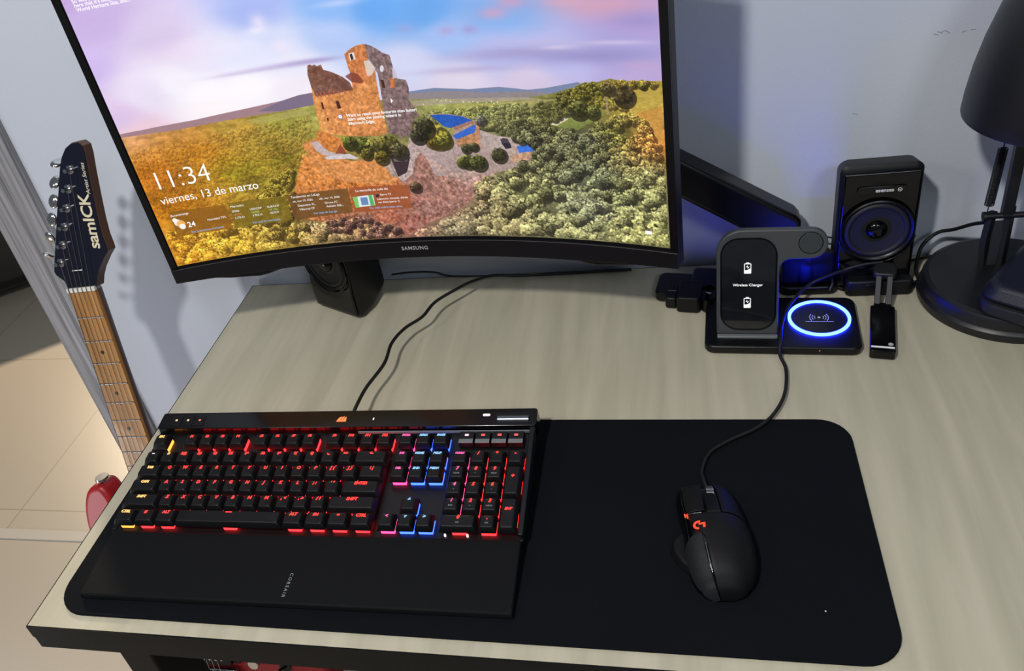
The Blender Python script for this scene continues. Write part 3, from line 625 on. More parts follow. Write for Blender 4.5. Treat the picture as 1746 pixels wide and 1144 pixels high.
fillp(img, [(522.6, 582.1), (587.1, 645.1), (729.1, 678.7), (856.1, 614.4), (965.8, 612.8), (1165.5, 585.5), (1220.2, 625.2), (1215.7, 658.1), (1115.8, 676.9), (1073.5, 714.4), (1006.3, 782.5), (942.8, 821.6), (860.6, 850.2), (793.9, 889.9), (678.1, 882.5), (536.1, 825.6), (428.4, 790.7), (464.9, 690.6)], rock_t)
fillp(img, [(871.7, 546.1), (974.3, 570.7), (1084.0, 551.6), (1133.2, 570.7), (1184.0, 578.6), (1251.4, 586.1), (1220.2, 625.2), (1151.5, 676.9), (1040.7, 694.9), (913.2, 690.6), (832.5, 637.7)], field([(910.3, 617.6, 'b09a98'), (1036.4, 619.1, 'a89290'), (1130.8, 585.0, 'b4a29c'), (1197.5, 603.8, 'b09a90'), (1065.5, 657.3, 'a08c84')], 3)*(.85+.3*n_r[..., None]))
# outer walls
wall_c = lambda c, k=.55: np.clip(hx(c)[None, None, :]*(1-k/2+k*n_r[..., None])+(n_r2[..., None]-.5)*.14, 0, 1)
fillp(img, [(530.2, 550.3), (544.0, 548.2), (580.5, 537.4), (593.2, 590.6), (668.3, 623.9), (759.3, 618.6), (774.6, 608.3), (798.4, 688.0), (773.8, 712.1), (649.0, 695.6), (566.7, 662.6), (540.6, 609.9)], wall_c('d08a50'))
fillp(img, [(558.3, 549.8), (586.8, 547.7), (604.3, 584.2), (672.8, 607.0), (691.6, 620.5), (599.0, 603.0), (568.1, 580.0)], 'c0aeb0')
fillp(img, [(584.5, 601.4), (667.5, 598.8), (692.6, 616.5), (596.9, 610.7)], 'cdc4ca')
fillp(img, [(587.4, 513.8), (600.6, 519.1), (652.2, 545.6), (662.2, 590.3), (629.4, 594.8), (598.7, 577.9), (579.7, 546.9)], wall_c('c87c40'))
fillp(img, [(623.9, 594.0), (646.6, 565.7), (660.4, 598.0)], '8a4a34')
fillp(img, [(774.6, 608.3), (790.0, 613.3), (802.9, 684.3), (786.8, 689.0), (758.2, 637.9)], wall_c('a8948c'))
fillp(img, [(790.0, 613.3), (853.7, 625.5), (842.6, 657.5), (821.4, 685.6), (801.1, 691.9)], '3e3238')
fillp(img, [(798.1, 610.1), (856.1, 614.4), (839.7, 637.9), (799.2, 637.1)], '66605a')
fillp(img, [(797.4, 691.7), (830.4, 678.2), (852.9, 629.2), (875.9, 608.0), (896.0, 616.8), (905.0, 641.9), (915.3, 680.8), (942.0, 731.1), (1011.8, 752.6), (896.8, 769.2), (826.4, 745.7)], wall_c('a07468', .8))
fillp(img, [(798.4, 688.0), (831.5, 674.5), (851.0, 629.2), (871.9, 609.6), (886.0, 612.3), (866.4, 634.0), (848.9, 679.2), (813.2, 704.6)], wall_c('b4a09c'))
fillp(img, [(895.2, 620.5), (923.2, 643.0), (946.5, 663.1), (971.1, 677.4), (1006.0, 686.4), (1054.4, 668.4), (1089.6, 672.9), (1069.2, 687.7), (1017.7, 702.0), (967.4, 696.7), (925.6, 675.5)], wall_c('b4988e'))
# castle
fillp(img, [(880.1, 430.7), (889.4, 452.4), (906.0, 488.9), (925.1, 531.5), (939.9, 563.3), (868.8, 558.8), (831.2, 563.6)], wall_c('77625c', .7))
fillp(img, [(615.9, 320.0), (623.9, 317.6), (629.7, 321.9), (637.4, 319.2), (642.6, 325.1), (656.1, 321.6), (658.8, 337.2), (682.6, 347.0), (709.6, 364.0), (726.2, 381.4), (731.0, 402.9), (724.9, 412.7), (670.7, 413.7), (616.5, 414.5), (609.1, 385.1), (609.1, 343.3)], wall_c('7c5548', .5))
fillp(img, [(687.1, 356.3), (704.0, 371.9), (726.7, 405.8), (697.9, 406.3)], '5e3c34', .5)
fillp(img, [(732.6, 300.4), (751.3, 289.1), (770.6, 281.4), (792.1, 278.7), (801.9, 281.4), (796.8, 327.4), (809.8, 358.9), (805.6, 389.4), (763.2, 402.6), (729.4, 409.8), (735.2, 361.6), (732.8, 330.6)], wall_c('c67a4a'))
fillp(img, [(798.9, 279.5), (814.3, 286.1), (830.4, 297.5), (843.1, 308.6), (861.9, 317.1), (863.2, 340.7), (864.3, 364.2), (869.8, 385.1), (893.1, 390.4), (896.3, 414.5), (887.5, 452.1), (888.9, 502.1), (887.0, 541.9), (851.8, 554.0), (806.1, 546.9), (808.5, 477.8), (810.8, 424.6), (815.3, 364.8), (803.7, 341.5), (796.0, 317.1)], wall_c('826a6a', .7))
fillp(img, [(609.1, 385.1), (611.7, 412.1), (671.7, 410.3), (730.7, 404.5), (751.1, 394.4), (778.8, 383.3), (807.9, 365.6), (804.8, 406.6), (803.2, 441.5), (802.9, 486.3), (800.8, 546.4), (761.4, 550.6), (689.7, 543.7), (636.8, 534.4), (600.6, 519.1), (600.9, 474.4), (603.2, 429.1)], wall_c('d28a52', .6))
fillp(img, [(609.1, 385.1), (616.5, 414.5), (620.2, 476.7), (619.9, 528.6), (606.7, 523.6), (601.4, 478.1), (602.7, 430.9)], wall_c('d89a54', .4), .7)
fillp(img, [(845.8, 383.0), (860.3, 380.9), (856.6, 411.4), (842.8, 410.0)], wall_c('c07040', .5))
fillp(img, [(783.3, 325.9), (800.5, 326.1), (812.2, 349.1), (796.8, 367.9), (782.3, 370.1)], 'd8ccc4', .9)
fillp(img, [(860.0, 353.6), (869.3, 357.9), (870.3, 383.3), (856.1, 383.8)], 'c8c2ce', .9)
fillp(img, [(744.7, 299.9), (760.9, 298.6), (760.9, 318.4), (744.2, 321.6)], 'e8ddd6')
fillp(img, [(747.4, 303.6), (755.0, 301.2), (755.6, 317.9), (747.9, 320.6)], '3c2a2a')
fillp(img, [(743.7, 355.8), (756.6, 360.5), (768.5, 382.2), (763.2, 388.9), (733.1, 382.0), (717.0, 363.2), (736.8, 355.0)], '7a3c30', .8)
for x in range(0):
    pass
for a_, b_ in [((620.4, 400.8), (619.9, 415.1)), ((631.5, 400.5), (631.0, 414.5)), ((642.4, 400.0), (641.9, 414.0)), ((656.7, 399.7), (656.4, 414.0)), ((671.2, 399.7), (670.7, 413.7)), ((685.0, 401.3), (685.8, 411.9)), ((702.9, 401.6), (703.5, 412.1))]:
    fillp(img, [(a_[0]-1.5, a_[1]), (a_[0]+2.5, a_[1]), (b_[0]+2.5, b_[1]), (b_[0]-1.5, b_[1])], 'b0604a')
for pts in [[(624.1, 431.7), (630.0, 430.7), (629.2, 452.1), (623.3, 453.2)], [(669.4, 431.5), (678.1, 432.5), (681.0, 454.5), (669.6, 456.9)], [(819.3, 383.8), (827.8, 384.6), (827.2, 408.7), (818.5, 407.9)], [(628.6, 479.4), (633.9, 480.2), (633.1, 489.2), (627.8, 488.6)]]: fillp(img, pts, '4a2a24')
sl_, k_ = pmask([(x, y) for x, y in [(836.5, 353.1), (834.6, 357.6), (832.0, 361.1), (828.8, 362.6), (826.2, 361.6), (824.3, 358.7), (824.1, 354.4), (825.4, 349.7), (827.8, 345.7), (830.7, 343.1), (833.6, 342.8), (836.0, 344.9), (837.0, 348.6)]]); img[sl_] += (hx('d8d4dc')-img[sl_])*k_[..., None]
# blue roofs
fillp(img, [(939.9, 496.6), (989.1, 497.6), (1039.6, 507.4), (1071.9, 522.8), (1070.0, 551.1), (1001.8, 566.5), (1000.2, 530.2)], wall_c('b09080', .4))
fillp(img, [(941.2, 498.4), (988.6, 499.5), (1031.1, 506.9), (1065.3, 520.7), (1007.6, 537.9), (990.9, 540.5), (977.7, 536.3), (958.4, 517.2)], '2c58b0')
fillp(img, [(1001.8, 539.2), (1064.7, 522.5), (1067.4, 527.8), (1007.1, 548.5)], '9a7060')
fillp(img, [(997.0, 564.4), (1069.8, 533.4), (1072.1, 540.5), (1063.7, 558.0), (1005.0, 577.6)], '3a66c4')
fillp(img, [(1005.0, 577.6), (1065.3, 558.0), (1063.1, 590.6), (1004.4, 599.6)], wall_c('b4805c', .5))
fillp(img, [(1071.6, 533.4), (1080.9, 540.8), (1074.0, 609.1), (1059.7, 608.8)], wall_c('c08868', .4))
fillp(img, [(1181.9, 603.8), (1210.7, 594.8), (1223.4, 603.8), (1238.2, 619.9), (1187.4, 625.5)], '3e70d0')
fillp(img, [(1157.6, 636.4), (1194.8, 621.8), (1226.6, 618.1), (1223.9, 636.1), (1191.1, 647.2), (1158.3, 654.6)], wall_c('bc9478', .4))
fillp(img, [(1136.7, 581.6), (1146.2, 576.3), (1159.4, 580.2), (1166.3, 603.5), (1148.3, 607.0), (1139.6, 596.1)], '4a4048')
fillp(img, [(1140.1, 592.4), (1164.4, 592.7), (1165.8, 607.2), (1147.8, 610.7)], '2c2a38')
# bushes on the hill
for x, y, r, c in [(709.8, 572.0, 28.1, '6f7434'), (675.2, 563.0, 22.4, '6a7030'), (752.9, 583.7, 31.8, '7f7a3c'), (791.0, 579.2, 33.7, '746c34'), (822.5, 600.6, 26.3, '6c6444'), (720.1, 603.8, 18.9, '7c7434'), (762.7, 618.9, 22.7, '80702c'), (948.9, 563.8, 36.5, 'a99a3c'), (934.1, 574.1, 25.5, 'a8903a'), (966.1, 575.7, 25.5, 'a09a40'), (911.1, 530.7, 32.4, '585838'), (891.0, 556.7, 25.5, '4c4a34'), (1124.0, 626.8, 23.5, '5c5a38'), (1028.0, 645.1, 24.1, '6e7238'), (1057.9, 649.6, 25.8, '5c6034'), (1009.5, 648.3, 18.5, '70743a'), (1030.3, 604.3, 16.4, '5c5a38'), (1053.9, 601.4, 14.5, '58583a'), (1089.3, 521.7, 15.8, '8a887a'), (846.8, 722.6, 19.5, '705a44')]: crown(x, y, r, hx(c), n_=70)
# right hand forest down to the bottom edge
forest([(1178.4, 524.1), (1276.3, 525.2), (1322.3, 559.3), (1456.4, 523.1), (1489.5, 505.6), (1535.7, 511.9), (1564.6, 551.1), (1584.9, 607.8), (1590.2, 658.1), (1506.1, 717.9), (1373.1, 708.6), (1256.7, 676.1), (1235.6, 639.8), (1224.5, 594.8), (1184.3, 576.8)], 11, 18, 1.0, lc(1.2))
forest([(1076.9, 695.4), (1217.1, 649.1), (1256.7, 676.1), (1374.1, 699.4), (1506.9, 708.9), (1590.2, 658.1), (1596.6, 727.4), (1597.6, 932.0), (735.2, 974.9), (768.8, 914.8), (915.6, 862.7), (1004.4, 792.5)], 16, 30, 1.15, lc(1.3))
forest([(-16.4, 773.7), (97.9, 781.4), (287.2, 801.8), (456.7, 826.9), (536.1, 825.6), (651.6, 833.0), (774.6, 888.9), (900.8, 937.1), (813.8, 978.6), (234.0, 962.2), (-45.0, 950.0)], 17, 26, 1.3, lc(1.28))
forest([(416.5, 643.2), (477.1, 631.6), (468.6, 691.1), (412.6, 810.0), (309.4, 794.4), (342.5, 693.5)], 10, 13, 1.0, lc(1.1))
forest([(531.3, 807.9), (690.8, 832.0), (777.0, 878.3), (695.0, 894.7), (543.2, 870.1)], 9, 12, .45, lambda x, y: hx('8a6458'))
gm = np.clip((yy_-442.1+20)/60, 0, 1)
img *= (1+gm*(.22*noise2(260, 180, 31, 2)-.11))[..., None]
# warm tint at the left, like the sun over the field
wk = np.exp(-((xx_-30)/330)**2)*np.clip((yy_-(441.3))/60, 0, 1)*.35
img += (hx('e08a20')-img)*wk[..., None]*.6
# cards and buttons
for pts, c, a in [([(43.4, 704.9), (225.6, 713.6), (222.9, 799.4), (39.7, 795.4)], '8a5a1c', 0.82), ([(238.5, 709.7), (428.4, 714.7), (423.4, 800.7), (234.0, 801.3)], '7a6620', 0.82), ([(431.1, 712.9), (631.3, 712.1), (626.0, 796.5), (430.8, 801.8)], '6b4c28', 0.84), ([(633.7, 710.2), (827.5, 715.5), (818.8, 796.2), (633.7, 797.3)], '9a5230', 0.86)]: fillp(img, pts, c, a)
for pts, c in [([(638.1, 743.6), (705.9, 741.2), (704.3, 778.2), (639.7, 781.1)], 'd8e4ea'), ([(638.1, 743.6), (653.8, 742.8), (651.6, 780.1), (639.7, 781.1)], '7fc060'), ([(690.5, 742.0), (702.1, 740.9), (702.4, 778.0), (688.7, 779.0)], '58b060'), ([(662.0, 747.8), (685.2, 747.8), (683.9, 774.5), (660.9, 774.5)], '6a88b0'), ([(715.1, 742.0), (725.2, 740.6), (722.5, 750.7), (713.3, 750.2)], '2a2a2a')]: fillp(img, pts, c)
for x, y, r, c in [(58.2, 746.7, 12.1, 'f0f0f4'), (67.4, 753.1, 14.1, 'f0b060'), (68.0, 762.1, 10.0, 'f2f2f6'), (52.1, 736.9, 8.0, 'f4f4f8')]: stamp(img, x, y, r, hx(c), .95)
for x, y in [(6.1, 40.5), (670.1, 480.4)]: stamp(img, x, y, 8, hx('8a7aa0'), .9); stamp(img, x, y, 5.5, hx('ffffff'), .95); stamp(img, x, y, 1.5, hx('9a8ab0'), .9)
fillp(img, [(835.7, 439.1), (842.0, 450.3), (836.8, 449.7), (836.5, 458.7), (833.3, 449.5)], 'ffffff')
img = np.clip(img, 0, 1)
# gentle display bloom at contrasty borders is left to the eye; store the buffer
pic = bpy.data.images.new('lock_screen_picture', CW, CH, alpha=False); buf = np.ones((CH, CW, 4), np.float32); buf[..., :3] = img[::-1]
pic.pixels.foreach_set(buf.ravel()); pic.update(); pic.pack()
m = bpy.data.materials.new('lit_screen'); m.use_nodes = True; nt = m.node_tree; nt.nodes.clear()
ti = nt.nodes.new('ShaderNodeTexImage'); ti.image = pic; ti.extension = 'EXTEND'
e = nt.nodes.new('ShaderNodeEmission'); e.inputs[1].default_value = 1.06; gl = nt.nodes.new('ShaderNodeBsdfGlossy'); gl.inputs['Roughness'].default_value = .35; gl.inputs['Color'].default_value = (.02, .02, .02, 1)
ad = nt.nodes.new('ShaderNodeAddShader'); ou = nt.nodes.new('ShaderNodeOutputMaterial')
nt.links.new(ti.outputs[0], e.inputs[0]); nt.links.new(e.outputs[0], ad.inputs[0]); nt.links.new(gl.outputs[0], ad.inputs[1]); nt.links.new(ad.outputs[0], ou.inputs[0])
bm = bmesh.new(); uvl = bm.loops.layers.uv.new('UVMap'); n = 64; V = []
for i in range(n+1):
    s = -SW+2*SW*i/n; V.append((bm.verts.new(cyl(s, SB, .0010)), bm.verts.new(cyl(s, ST, .0010))))
for i in range(n):
    f = bm.faces.new((V[i][0], V[i+1][0], V[i+1][1], V[i][1]))
    for l, uv in zip(f.loops, ((i/n, 0), ((i+1)/n, 0), ((i+1)/n, 1), (i/n, 1))): l[uvl].uv = uv
me = bpy.data.meshes.new('screen'); bm.to_mesh(me); bm.free(); me.materials.append(m); me.polygons.foreach_set('use_smooth', [True]*len(me.polygons))
screen = bpy.data.objects.new('screen', me); COL.objects.link(screen); screen.parent = mon; tag(screen, 'lit lock screen picture of a castle ruin over forest')
# writing on the screen: lit letters following the curve
M_txt = glow('screen_white_text', (1, 1, 1), 1.05); M_txb = glow('screen_blue_text', (.35, .62, 1), .9); M_txg = glow('screen_green_text', (.5, 1, .3), .8); M_txr = glow('screen_red_text', (1, .25, .2), .9)
def stext(body, s, z, size, mt=M_txt, bold=0, name='screen_text', align='LEFT'):
    me = text_mesh(body, size, extrude=0, bold=bold, align=align, res=4, valign='BOTTOM_BASELINE')
    co = np.empty(len(me.vertices)*3, np.float32); me.vertices.foreach_get('co', co); co = co.reshape(-1, 3)
    for k in range(len(co)): co[k] = cyl(s+co[k, 0], z+co[k, 1], .0006)
    me.vertices.foreach_set('co', co.ravel()); me.materials.clear(); me.materials.append(mt); me.name = name
    o = bpy.data.objects.new(name, me); COL.objects.link(o); o.parent = screen
for body, (s, z), size, mt, bold in [
    ('11:34', (-0.2914, 0.1265), .0325, M_txt, -.0004), ('viernes, 13 de marzo', (-0.2896, 0.1072), .0142, M_txt, 0),
    ('Bucaramanga', (-0.2856, 0.0894), .0042, M_txt, 0), ('24', (-0.2701, 0.0721), .0100, M_txt, .0001), ('Humedad 73%', (-0.2444, 0.0759), .0040, M_txt, 0), ('Ver pronóstico completo', (-0.2689, 0.0636), .0040, M_txb, 0),
    ('Mercados', (-0.2115, 0.0876), .0042, M_txt, 0), ('SP500', (-0.2115, 0.0812), .0036, M_txt, 0), ('-4.53%', (-0.2109, 0.0766), .0036, M_txr, 0), ('3.172,53', (-0.211, 0.0722), .0036, M_txt, 0),
    ('USD/COP', (-0.1896, 0.0807), .0036, M_txt, 0), ('+0.75%', (-0.1896, 0.0762), .0036, M_txg, 0), ('3.703,14', (-0.1888, 0.072), .0036, M_txt, 0),
    ('EUR/COP', (-0.1676, 0.0804), .0036, M_txt, 0), ('+0.13%', (-0.1667, 0.0762), .0036, M_txg, 0), ('4239,31', (-0.1665, 0.0722), .0036, M_txt, 0), ('Ver más en mercados', (-0.192, 0.0624), .0040, M_txb, 0),
    ('Tendencias en LaLiga', (-0.1356, 0.0885), .0042, M_txt, 0), ('vie, mar 13, 2026', (-0.1351, 0.0829), .0036, M_txt, 0), ('Deportivo Al...', (-0.1304, 0.0767), .0038, M_txt, 0), ('Villarreal CF', (-0.1298, 0.0714), .0038, M_txt, 0),
    ('sáb, mar 14, 2026', (-0.1022, 0.0827), .0036, M_txt, 0), ('Girona FC', (-0.0967, 0.0765), .0038, M_txt, 0), ('Athletic Bilb...', (-0.0958, 0.0716), .0038, M_txt, 0), ('Ver más de LaLiga', (-0.1142, 0.0642), .0040, M_txb, 0),
    ('La maravilla de cada día', (-0.0556, 0.0879), .0042, M_txt, 0), ('Sierra TV', (-0.0271, 0.0808), .0036, M_txt, 0), ('Laberinto, travesía, dónde', (-0.032, 0.0754), .0036, M_txt, 0), ('me dices (parte 1)', (-0.0316, 0.0711), .0036, M_txt, 0), ('Ver más sobre este tema', (-0.0443, 0.0642), .0040, M_txb, 0),
    ('Want to reach your favourite sites faster?', (-0.0415, 0.1799), .0048, M_txt, .00008), ('Start using the pinning wizard in', (-0.0413, 0.1754), .0048, M_txt, .00008), ('Microsoft Edge.', (-0.0413, 0.1705), .0048, M_txt, .00008),
    ('So well preserved is the castle', (-0.2924, 0.3456), .0054, M_txt, .00008), ("here that it's been declared a", (-0.2919, 0.3413), .0054, M_txt, .00008), ('World Heritage Site, and...', (-0.2914, 0.3367), .0054, M_txt, .00008)]:
    stext(body, s, z, size, mt, bold)
for s_, z_ in ((0.2803, 0.0373),):
    bm = bmesh.new(); prism(bm, [(s_-.0035+dx, z_+dy) for dx, dy in ((0, 0), (.007, 0), (.007, .004), (0, .004))], 0, .0001)
    me2 = fin('screen_icon', bm, M_txt, screen, 0).data
    for v in me2.vertices: v.co = cyl(v.co.x, v.co.y, .0006)

# ================================================================== monitor arm
arm = thing('monitor_arm', 'black gas spring monitor arm clamped to the desk behind the charger', 'monitor arm', (.738, .444, 0))
def am(bm, name, m, **k): return fin(name, bm, m, arm, mx=T((-.738, -.444, 0)), **k)
bm = bmesh.new(); prism(bm, rrect(.700, .768, .408, .478, .010, 4), .0003, .012); am(bm, 'base_plate', M_black2, bevel=.002)
bm = bmesh.new(); disc(bm, .731, .444, .012, .052, .028, .026); am(bm, 'post', M_black2, smooth=40, bevel=.002)
bm = bmesh.new(); prism(bm, rrect(.703, .762, .418, .424, .002, 2), .012, .055); am(bm, 'clamp_jaw', M_black, bevel=.001)
# sloped beam rising to the left behind the monitor
bm = bmesh.new()
pts = [(.7245, .0560), (.7245, .0915), (.7190, .0985), (.7100, .1045), (.470, .263), (.452, .262), (.444, .250), (.452, .225), (.700, .056)]
prism(bm, [(x, z) for x, z in pts], .428, .464)
for v in bm.verts: v.co = Vector((v.co.x, v.co.z, v.co.y))
am(bm, 'lower_beam', M_black2, bevel=.006, seg=4, smooth=50)
bm = bmesh.new(); tube(bm, [(.462, .446, .25), (.35, .44, .30), (.28, .415, .315)], .015, 12, 6); am(bm, 'upper_beam', M_black2, smooth=60)
bm = bmesh.new(); box(bm, .23, .33, .390, .398, .265, .365); am(bm, 'mounting_plate', M_black, bevel=.002)

# ================================================================== speakers
def make_speaker(label, loc, yaw):
    t = thing('speaker', label, 'speaker', loc, (0, 0, math.radians(yaw)), 'pair of small desktop speakers')
    W_, H_, D_ = .0865, .164, .072
    def sec(f):         # plan outline at depth-dependent taper
        return f
    bm = bmesh.new()    # cabinet: front frame wider than the back, top falls to the rear
    rings = []
    for y, hw, z0, z1, r in ((0.0, W_/2-.004, .004, H_-.005, .006), (.004, W_/2, .001, H_, .009), (.026, W_/2-.001, .001, H_-.003, .012), (.050, W_/2-.010, .001, H_-.016, .016), (D_, W_/2-.020, .003, H_-.032, .016)):
        rings.append([bm.verts.new((x, y, z)) for x, z in rrect(-hw, hw, z0, z1, r, 6)])
    for A_, B_ in zip(rings, rings[1:]):
        for i in range(len(A_)): bm.faces.new((A_[i], B_[i], B_[(i+1) % len(A_)], A_[(i+1) % len(A_)]))
    bm.faces.new(rings[0]); bm.faces.new(rings[-1][::-1])
    fin('cabinet', bm, M_black, t, 45)
    MX = Matrix(((1, 0, 0, 0), (0, 0, -1, 0), (0, 1, 0, 0), (0, 0, 0, 1)))      # lathe z -> towards the listener (-y)
    bm = bmesh.new(); g_ = []          # glossy front moulding with a hollow round the driver
    def fz(x, z):
        d = math.hypot(x, z-.082); h = .0045
        h -= .0035*max(0, 1-max(0, d-.038)/.016) if d < .054 else 0
        h += .0015*math.exp(-((z-.135)/.010)**2)*math.exp(-(x/.022)**2)
        return -h
    nx, nz_ = 34, 62
    for i in range(nx+1):
        g_.append([bm.verts.new(((-1+2*i/nx)*(W_/2-.0035), fz((-1+2*i/nx)*(W_/2-.0035), .008+(H_-.015)*j/nz_), .008+(H_-.015)*j/nz_)) for j in range(nz_+1)])
    for i in range(nx):
        for j in range(nz_): bm.faces.new((g_[i][j], g_[i+1][j], g_[i+1][j+1], g_[i][j+1]))
    fin('front_panel', bm, M_gloss, t, 60, solid=.003)
    c = T((0, -.0016, .082)) @ MX
    bm = bmesh.new(); lathe(bm, [(.0385, -.001), (.0400, .0030), (.0385, .0040), (.0365, .0030), (.0345, .0005)], 64); rg = fin('driver_ring', bm, M_black2, t, 40, mx=c)
    bm = bmesh.new(); lathe(bm, [(.0355, .0002), (.0340, .0030), (.0315, .0034), (.0290, .0018), (.0285, .0002)], 64); fin('rubber_surround', bm, M_cone, t, 60, mx=c)
    bm = bmesh.new(); lathe(bm, [(.0288, .0016), (.0200, -.0002), (.0100, -.0012), (.0, -.0012)], 64); fin('cone', bm, M_cone, t, 60, mx=c)
    bm = bmesh.new(); lathe(bm, [(.0118, -.0010), (.0112, .0016), (.0085, .0042), (.0045, .0058), (0, .0062)], 40); fin('dust_cap', bm, M_gloss, t, 60, mx=c)
    bm = bmesh.new(); tube(bm, [(.0415*math.cos(a), -.0050, .082+.0430*math.sin(a)) for a in [math.radians(190+160*k/30) for k in range(31)]], .0010, 8); fin('trim_arc', bm, M_gloss, t, 60)
    bm = bmesh.new(); prism(bm, rrect(-.026, .026, -.0048, .0048, .0045, 5), 0, .0012); fin('badge', bm, M_gloss, t, 40, bevel=.0004, mx=T((0, -.0055, .1365)) @ MX)
    text('lettering', 'esenses', .0062, M_white, t, T((.0025, -.0070, .1345)) @ R('X', 90), extrude=.00015, bold=.00012, valign='BOTTOM_BASELINE')
    bm = bmesh.new(); annulus(bm, .0180, .1363, 0, .0002, .0017, .0023, 24); prism(bm, rrect(.0170, .0190, .1360, .1366, .0002, 2), 0, .0002)
    fin('round_mark', bm, M_white, t, 0, mx=T((0, -.0070, 0)) @ MX)
    for sx in (-.03, .03):
        bm = bmesh.new(); disc(bm, sx, .012, 0, .004, .006, n=20); fin('rubber_foot', bm, M_cord, t, 40)
    return t
make_speaker('black desktop speaker facing forward beside the wireless charger', (.8045, .4190, .0005), 1)
make_speaker('black desktop speaker turned left, half hidden below the monitor', (.1225, .4060, .0005), -27)

# ================================================================== three-in-one charger
ch = thing('wireless_charger', 'black wireless charging stand with a glowing blue ring on its base', 'charger', (.6911, .3060, .0003), (0, 0, math.radians(-3.6)))
bm = bmesh.new(); prism(bm, rrect(-.0830, .0840, -.0140, .0850, .011, 6), 0.001, .0115); fin('base', bm, M_black2, ch, 40, bevel=.0025, seg=3)
bm = bmesh.new(); prism(bm, rrect(-.0690, -.0035, .0020, .0075, .001, 3), .0110, .0140); fin('phone_ledge', bm, M_silverbar, ch, 40, bevel=.0006)
rx, ry = .0430, .0415
bm = bmesh.new(); disc(bm, rx, ry, .0112, .0121, .0300, n=64); fin('charging_pad', bm, mat('pad_plastic', '15171c', .3), ch, 40)
bm = bmesh.new(); annulus(bm, rx, ry, .0112, .0134, .0305, .0338, 96); fin('light_ring', bm, glow('blue_ring_glow', (.0075, .0175, 1), 70.0), ch, 40)
bm = bmesh.new()
for s_ in (-1, 1):
    for k, r_ in enumerate((.0034, .0060, .0086)):
        tube(bm, [(rx+s_*(.0015+r_*math.cos(math.radians(a))), ry+.001+r_*1.15*math.sin(math.radians(a)), .0124) for a in (-38, -20, 0, 20, 38)], .00038, 5)
prism(bm, [(rx-.0018, ry+.001), (rx, ry-.0008), (rx+.0018, ry+.001), (rx, ry+.0028)], .0121, .0124)
box(bm, rx-.0150, rx+.0150, ry-.0072, ry-.0067, .0121, .0123)
fin('charging_symbol', bm, mat('symbol_ink', 'c8cee6', .5), ch, 0)
bm = bmesh.new(); prism(bm, [(.0395, -.0142), (.0395, -.0110), (.0425, -.0128)], .0045, .0052); fin('status_light', bm, glow('status_pink', (1, .25, .35), 1.6), ch, 0, mx=T((0, -.0002, .003)))
# upright panel: outline in panel plane, leaning back 12 degrees
a0 = Vector((.622-.6911, .3193-.3060, .0117)); a0 = R('Z', 3.6) @ a0
PM = T(a0) @ R('X', 90-12)
out = [(0, 0), (.0668, 0), (.0668, .078)]
out += [(.0790-.0122*math.cos(math.radians(a)), .0795+.0122*math.sin(math.radians(a))) for a in range(10, 91, 16)]
out += [(.0985+.0172*math.cos(math.radians(a)), .1092+.0172*math.sin(math.radians(a))) for a in range(-90, 91, 12)]
out += [(.028+.028*math.cos(math.radians(a)), .0995+.0272*math.sin(math.radians(a))) for a in range(90, 181, 12)]
bm = bmesh.new(); prism(bm, out, -.010, 0); fin('stand_panel', bm, M_grey, ch, 40, bevel=.0018, seg=3, mx=PM)
bm = bmesh.new(); prism(bm, rrect(.0052, .0632, .0075, .1170, .019, 8), -.001, .0012); pad = fin('phone_pad', bm, M_smoke, ch, 40, bevel=.0006, mx=PM)
bm = bmesh.new()
A_ = rrect(.0042, .0642, .0065, .1180, .020, 8); B_ = rrect(.0058, .0626, .0081, .1164, .0184, 8)
va = [bm.verts.new((x, y, .0016)) for x, y in A_]; vb = [bm.verts.new((x, y, .0016)) for x, y in B_]; vc = [bm.verts.new((x, y, -.001)) for x, y in A_]
for i in range(len(A_)): j = (i+1) % len(A_); bm.faces.new((va[i], va[j], vb[j], vb[i])); bm.faces.new((vc[i], vc[j], va[j], va[i]))
fin('pad_rim', bm, M_gloss, ch, 40, mx=PM)
bm = bmesh.new(); annulus(bm, .0979, .1105, -.0004, .0003, .0119, .0126, 64); fin('watch_puck_rim', bm, M_edge, ch, 40, mx=PM)
bm = bmesh.new(); disc(bm, .0979, .1105, -.0006, .0008, .0117, n=48); fin('watch_puck', bm, mat('puck_plastic', '33373a', .45), ch, 40, bevel=.0003, mx=PM)
M_ink = mat('glowing_print', 'f2f2f2', .5, emit=(1, 1, 1), es=.35)  # white print with a faint emission of its own
for yc in (.0830, .0412):
    bm = bmesh.new()
    prism(bm, rrect(.0295, .0372, yc-.0068, yc+.0052, .0008, 3), .0013, .0016); box(bm, .0316, .0351, yc+.0052, yc+.0064, .0013, .0016)
    fin('battery_icon', bm, M_ink, pad, 0, mx=PM)
    bm = bmesh.new(); prism(bm, [(.0304, yc+.0044), (.0363, yc+.0044), (.0363, yc-.0004), (.0335, yc-.0022), (.0304, yc-.0026)], .0015, .0018)
    fin('battery_icon_shade', bm, M_smoke, pad, 0, mx=PM)
    bm = bmesh.new(); prism(bm, [(.0333, yc+.0034), (.0316, yc+.0008), (.0334, yc+.0010), (.0333, yc-.0012), (.0352, yc+.0014), (.0334, yc+.0012)], .0017, .0019)
    fin('battery_bolt', bm, M_ink, pad, 0, mx=PM)
text('pad_lettering', 'Wireless Charger', .0044, M_ink, pad, PM @ T((.0336, .0622, .0014)), extrude=.0001, bold=.00006)
bm = bmesh.new(); prism(bm, [(.008, 0), (.060, 0), (.060, .085), (.008, .085)], -.045, -.009, top=[(.010, .004), (.058, .004), (.058, .100), (.010, .100)]); 
bm.free()
bm = bmesh.new(); box(bm, -.060, -.010, .022, .060, .011, .070, .003, .006); fin('rear_support', bm, M_black2, ch, 40, bevel=.003)

